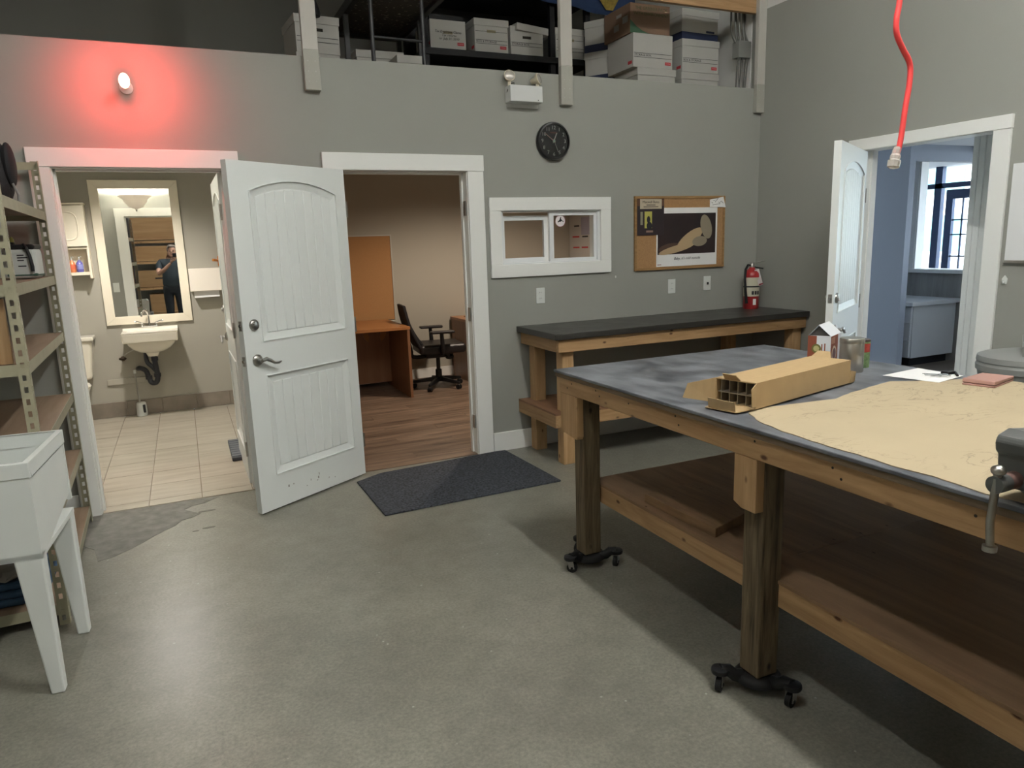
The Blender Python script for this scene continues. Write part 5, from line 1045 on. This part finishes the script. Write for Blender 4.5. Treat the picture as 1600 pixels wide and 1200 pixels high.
tr8 = sroot('trim_8', (8.3, 1.2, 1.07), label='white casing of the reception opening'); box('side_casing', (8.23, 8.25, 1.28, 1.38, 1.075, 2.37), M_TRIM, tr8); box('side_jamb', (8.24, 8.37, 1.262, 1.28, 1.075, 2.37), M_TRIM, tr8); box('head_casing', (8.23, 8.36, -.6, 1.38, 2.36, 2.44), M_TRIM, tr8)
# storefront glazing
M_SF = mat('dark_blue_aluminium', '33415c', .4, .3)
sf = sroot('window_2', (10.3, 1.5, 0), label='dark framed storefront glass with a door'); 
for yv in (-4.4, -2.6, -.8, 1.28, 2.42, 3.3, 4.34): box('mullion', (10.26, 10.34, yv, yv + (.11 if yv == 2.42 else .07), 0, 2.75), M_SF, sf)
for z in (0, 2.13, 2.70): box('transom_bar', (10.26, 10.34, -4.4, 4.4, z, z + .07), M_SF, sf)
for a, b in ((-4.33, -2.6), (-2.53, -.8), (-.73, 1.28), (2.53, 3.3), (3.37, 4.34)):
    box('pane', (10.297, 10.303, a, b, .07, 2.13), M_GLASS, sf); box('pane', (10.297, 10.303, a, b, 2.20, 2.70), M_GLASS, sf)
box('pane', (10.297, 10.303, 1.35, 2.42, 2.20, 2.70), M_GLASS, sf); box('pane', (10.297, 10.303, 2.345, 2.42, .07, 2.13), M_GLASS, sf)
dd = sroot('door_4', (10.3, 1.8, 0), label='glazed storefront door with small panes')
for d in ((10.27, 10.33, 1.36, 1.46, .01, 2.10), (10.27, 10.33, 2.24, 2.345, .01, 2.10), (10.27, 10.33, 1.46, 2.24, 1.97, 2.10), (10.27, 10.33, 1.46, 2.24, .01, .20)): box('door_rail', d, M_SF, dd)
box('pane', (10.297, 10.303, 1.46, 2.24, .20, 1.97), M_GLASS, dd)
for z in (.5, .8, 1.14, 1.45, 1.66): box('glazing_bar', (10.29, 10.31, 1.46, 2.24, z, z + .02), M_SF, dd)
for yv in (1.62, 1.85, 2.09): box('glazing_bar', (10.29, 10.31, yv, yv + .02, .2, 1.97), M_SF, dd)
struct('wall_hall_header', MB().box(10.25, 10.4, -4.5, 4.5, 2.75, 3.2), M_HALL)
struct('ground_outside', MB().box(10.4, 60, -30, 40, -.2, -.05), mat('pale_paving', 'b8b8b4', .9))
hb = thing('street_building', 'pale building with green windows across the street', 'building', (30, 15, -.05))
box('facade', (30, 36, 0, 34, -.05, 6), mat('pale_facade', 'd8d4cc', .9), hb)
for k2 in range(9):
    for z in (.6, 3.0): box('window', (29.95, 30.02, 1 + k2 * 3.6, 3.2 + k2 * 3.6, z, z + 1.5), mat('green_glass', '6f9a92', .2), hb)
pl = bpy.data.lights.new('daylight_portal', 'AREA'); pl.shape = 'RECTANGLE'; pl.size = 2.7; pl.size_y = 8.6; pl.cycles.is_portal = True
po_ = bpy.data.objects.new('daylight_portal', pl); C.objects.link(po_); po_.location = (10.36, 0, 1.4); po_.rotation_euler = (0, math.radians(90), 0)
# ================================================================== BEHIND THE CAMERA (seen in the mirror)
rk = thing('timber_rack', 'rack of boards and long crates on the wall behind the photographer', 'shelving', (0, -7.1, 0))
for x in (-.98, .9, 2.6): box('upright', (x, x + .05, -6.86, -6.80, 0, 2.6), mat('dark_upright', '3c3a38', .5), rk)
for z in (.24, .80, 1.36, 1.80): box('shelf', (-.93, 2.6, -7.5, -6.82, z, z + .05), M_PINEX, rk)
for x0_, x1_, z0_, z1_, lb_ in ((-.9, .85, 1.87, 2.42, 'long pine crate on the top shelf of the rack'), (-.9, .85, 1.42, 1.74, 'long pine crate on the upper middle shelf of the rack'), (-.88, .8, .86, 1.22, 'long crate with dark print on the lower middle shelf of the rack'), (-.7, .8, .30, .70, 'long brown crate on the bottom shelf of the rack')):
    c_ = thing('timber_crate', lb_, 'crate', ((x0_ + x1_) / 2, -7.1, z0_), 0, 'crates on the rack'); box('crate_body', (x0_, x1_, -7.4, -6.87, z0_, z1_), wood('crate_ply', 'a5855f', '92714e', 'x', .7, .4), c_)
    box('crate_batten', (x0_, x1_, -6.869, -6.86, z0_, z0_ + .03), M_PINEX, c_)
    if z0_ < .9 and z0_ > .5: box('crate_print', (-.55, -.38, -6.8695, -6.868, 1.03, 1.06), M_INK, c_)
gb = MB().hexa([(-.93, -6.5, 0), (-.68, -6.5, 0), (-.68, -6.25, 0), (-.93, -6.25, 0), (-.96, -6.53, .36), (-.65, -6.53, .36), (-.65, -6.22, .36), (-.96, -6.22, .36)]).build('waste_basket', M_BIN, bevel=.01); tag(gb, 'small grey waste basket in front of the rack behind the photographer', 'bin')
# ------------------------------------------------------------------ the photographer (reflected in the mirror)
def skinned(name, V, Ed, m, parent, sub=2, root=0):
    me = bpy.data.meshes.new(name); me.from_pydata([v[0] for v in V], Ed, []); me.update()
    o = bpy.data.objects.new(name, me); C.objects.link(o); o.parent = parent
    sk_ = o.modifiers.new('skin', 'SKIN'); sk_.use_smooth_shade = True
    for i, v in enumerate(V):
        r = v[1]; me.skin_vertices[0].data[i].radius = r if isinstance(r, tuple) else (r, r); me.skin_vertices[0].data[i].use_root = (i == root)
    ss = o.modifiers.new('sub', 'SUBSURF'); ss.levels = sub; ss.render_levels = sub
    me.materials.append(m); return o
PX, PY = -.19, -5.30
pe = thing('person', 'person in a dark polo shirt and dark trousers holding up a phone', 'person', (PX, PY, 0))
M_SKIN = mat('skin_tone', 'c69c86', .5); M_SHIRT = mat('polo_shirt', '3d474e', .85, bump=.15, bscale=60); M_TROU = mat('dark_trousers', '2b3036', .85, bump=.1, bscale=60); M_HAIR = mat('grey_hair', '9a8f84', .8, noise=.3, nscale=60)
bodyV = [((0, 0, .93), (.12, .09)), ((0, 0, 1.10), (.13, .10)), ((0, .0, 1.28), (.165, .115)), ((.0, .0, 1.40), (.12, .09)), ((.01, .015, 1.475), .055), ((.03, .05, 1.54), .058), ((.045, .07, 1.60), (.072, .088)), ((.045, .065, 1.665), (.070, .085)), ((.045, .06, 1.705), .04),
         ((-.17, .0, 1.395), .06), ((-.205, .02, 1.36), .058), ((-.24, .19, 1.17), .046), ((-.13, .27, 1.25), .038), ((.01, .335, 1.385), .028),
         ((.17, .0, 1.395), .06), ((.205, .02, 1.36), .058), ((.29, .19, 1.18), .046), ((.25, .27, 1.27), .038), ((.20, .335, 1.40), .028),
         ((-.10, 0, .86), .095), ((-.105, .01, .5), .065), ((-.11, -.01, .28), .06), ((-.11, -.02, .10), .042), ((-.115, .03, .045), .04), ((-.12, .14, .035), .035),
         ((.10, 0, .86), .095), ((.105, .01, .5), .065), ((.11, -.01, .28), .06), ((.11, -.02, .10), .042), ((.115, .03, .045), .04), ((.12, .14, .035), .035)]
bodyE = [(0, 1), (1, 2), (2, 3), (3, 4), (4, 5), (5, 6), (6, 7), (7, 8), (3, 9), (9, 10), (10, 11), (11, 12), (12, 13), (3, 14), (14, 15), (15, 16), (16, 17), (17, 18), (0, 19), (19, 20), (20, 21), (21, 22), (22, 23), (23, 24), (0, 25), (25, 26), (26, 27), (27, 28), (28, 29), (29, 30)]
skinned('body', bodyV, bodyE, M_SKIN, pe)
k_ = 1.14
skinned('polo_shirt', [((0, 0, .86), (.20, .16)), ((0, .005, 1.0), (.205, .165)), ((0, .01, 1.12), (.19, .15)), ((0, .0, 1.28), (.188, .135)), ((0, 0, 1.40), (.145, .105)), ((.005, .008, 1.455), (.068, .068)), ((-.175, 0, 1.395), .075), ((-.21, .025, 1.35), .073), ((-.232, .12, 1.245), .066), ((.175, 0, 1.395), .075), ((.21, .025, 1.35), .073), ((.26, .12, 1.25), .066)],
        [(0, 1), (1, 2), (2, 3), (3, 4), (4, 5), (4, 6), (6, 7), (7, 8), (4, 9), (9, 10), (10, 11)], M_SHIRT, pe)
skinned('trousers', [((0, 0, 1.0), (.19, .15)), ((0, 0, .92), (.185, .145)), ((-.10, 0, .82), .115), ((-.105, .01, .5), .085), ((-.11, -.01, .25), .075), ((-.11, -.01, .07), .07), ((.10, 0, .82), .115), ((.105, .01, .5), .085), ((.11, -.01, .25), .075), ((.11, -.01, .07), .07)], [(0, 1), (1, 2), (2, 3), (3, 4), (4, 5), (1, 6), (6, 7), (7, 8), (8, 9)], M_TROU, pe)
for s in (-1, 1):
    MB().ell((s * .115, .06, .045), (.052, .15, .045)).build('shoe', M_BLACK, pe, world=False, smooth=True)
    MB().ell((.045 + s * .074, .055, 1.60), (.012, .022, .034), 10, 8).build('ear', M_SKIN, pe, world=False, smooth=True)
    MB().ell((.045 + s * .03, .152, 1.615), (.014, .008, .008), 10, 6).build('eye', M_INK, pe, world=False, smooth=True)
MB().tube([(.045, .150, 1.625), (.045, .168, 1.595), (.045, .165, 1.575)], [.008, .014, .012], 8).build('nose', M_SKIN, pe, world=False, smooth=True)
MB().ell((.045, .148, 1.545), (.024, .008, .006), 10, 6).build('mouth', mat('lips', '9c6a60', .5), pe, world=False, smooth=True)
hair = MB().ell((.045, .045, 1.655), (.085, .105, .085), 20, 12)
bmesh.ops.delete(hair.bm, geom=[v for v in hair.bm.verts if v.co.z < 1.60 or (v.co.y > .115 and v.co.z < 1.685)], context='VERTS')
ho = hair.build('hair', M_HAIR, pe, world=False, smooth=True); ho.modifiers.new('s', 'SOLIDIFY').thickness = -.008
def hand_mesh(w, d, side):
    w, d = Vector(w), Vector(d).normalized(); up = Vector((0, 0, 1)); across = d.cross(up).normalized() * side; nrm = across.cross(d).normalized()
    V = [(tuple(w), .026), (tuple(w + d * .045), (.034, .016)), (tuple(w + d * .085), (.036, .015))]; Ed = [(0, 1), (1, 2)]
    for q, (off, ln) in enumerate(((-.030, .062), (-.010, .074), (.010, .070), (.030, .055))):
        b = w + d * .085 + nrm * off; i = len(V)
        V += [(tuple(b + d * .012), .010), (tuple(b + d * (.012 + ln * .5) - across * .012), .009), (tuple(b + d * (ln * .75) - across * .040), .008)]
        Ed += [(2, i), (i, i + 1), (i + 1, i + 2)]
    i = len(V); b = w + d * .03 + nrm * .03
    V += [(tuple(b), .012), (tuple(b + d * .03 + nrm * .022), .011), (tuple(b + d * .06 + nrm * .028 - across * .01), .009)]; Ed += [(1, i), (i, i + 1), (i + 1, i + 2)]
    return V, Ed
V, Ed = hand_mesh((.01, .335, 1.385), (.62, .35, .70), 1); skinned('hand', V, Ed, M_SKIN, pe, 1)
V, Ed = hand_mesh((.20, .335, 1.40), (-.15, .45, .85), -1); skinned('hand', V, Ed, M_SKIN, pe, 1)
ph = thing('phone', 'slim dark phone held up in front of the face', 'phone', (-.055, -4.887, 1.495))
MB().box(-.08, .08, -.0045, .0045, 0, .075).build('phone_body', M_BLACK, ph, world=False, bevel=.004); MB().box(-.076, .076, -.0052, -.0044, .003, .072).build('screen', mat('phone_screen', '8f9aa0', .2, emis='9aa6ac', estr=.6), ph, world=False)
MB().lathe([(.008, 0), (.008, .0015)], (.055, .0045, .055), 16, Matrix.Rotation(-PI / 2, 3, 'X')).build('lens', M_CHROME, ph, world=False)
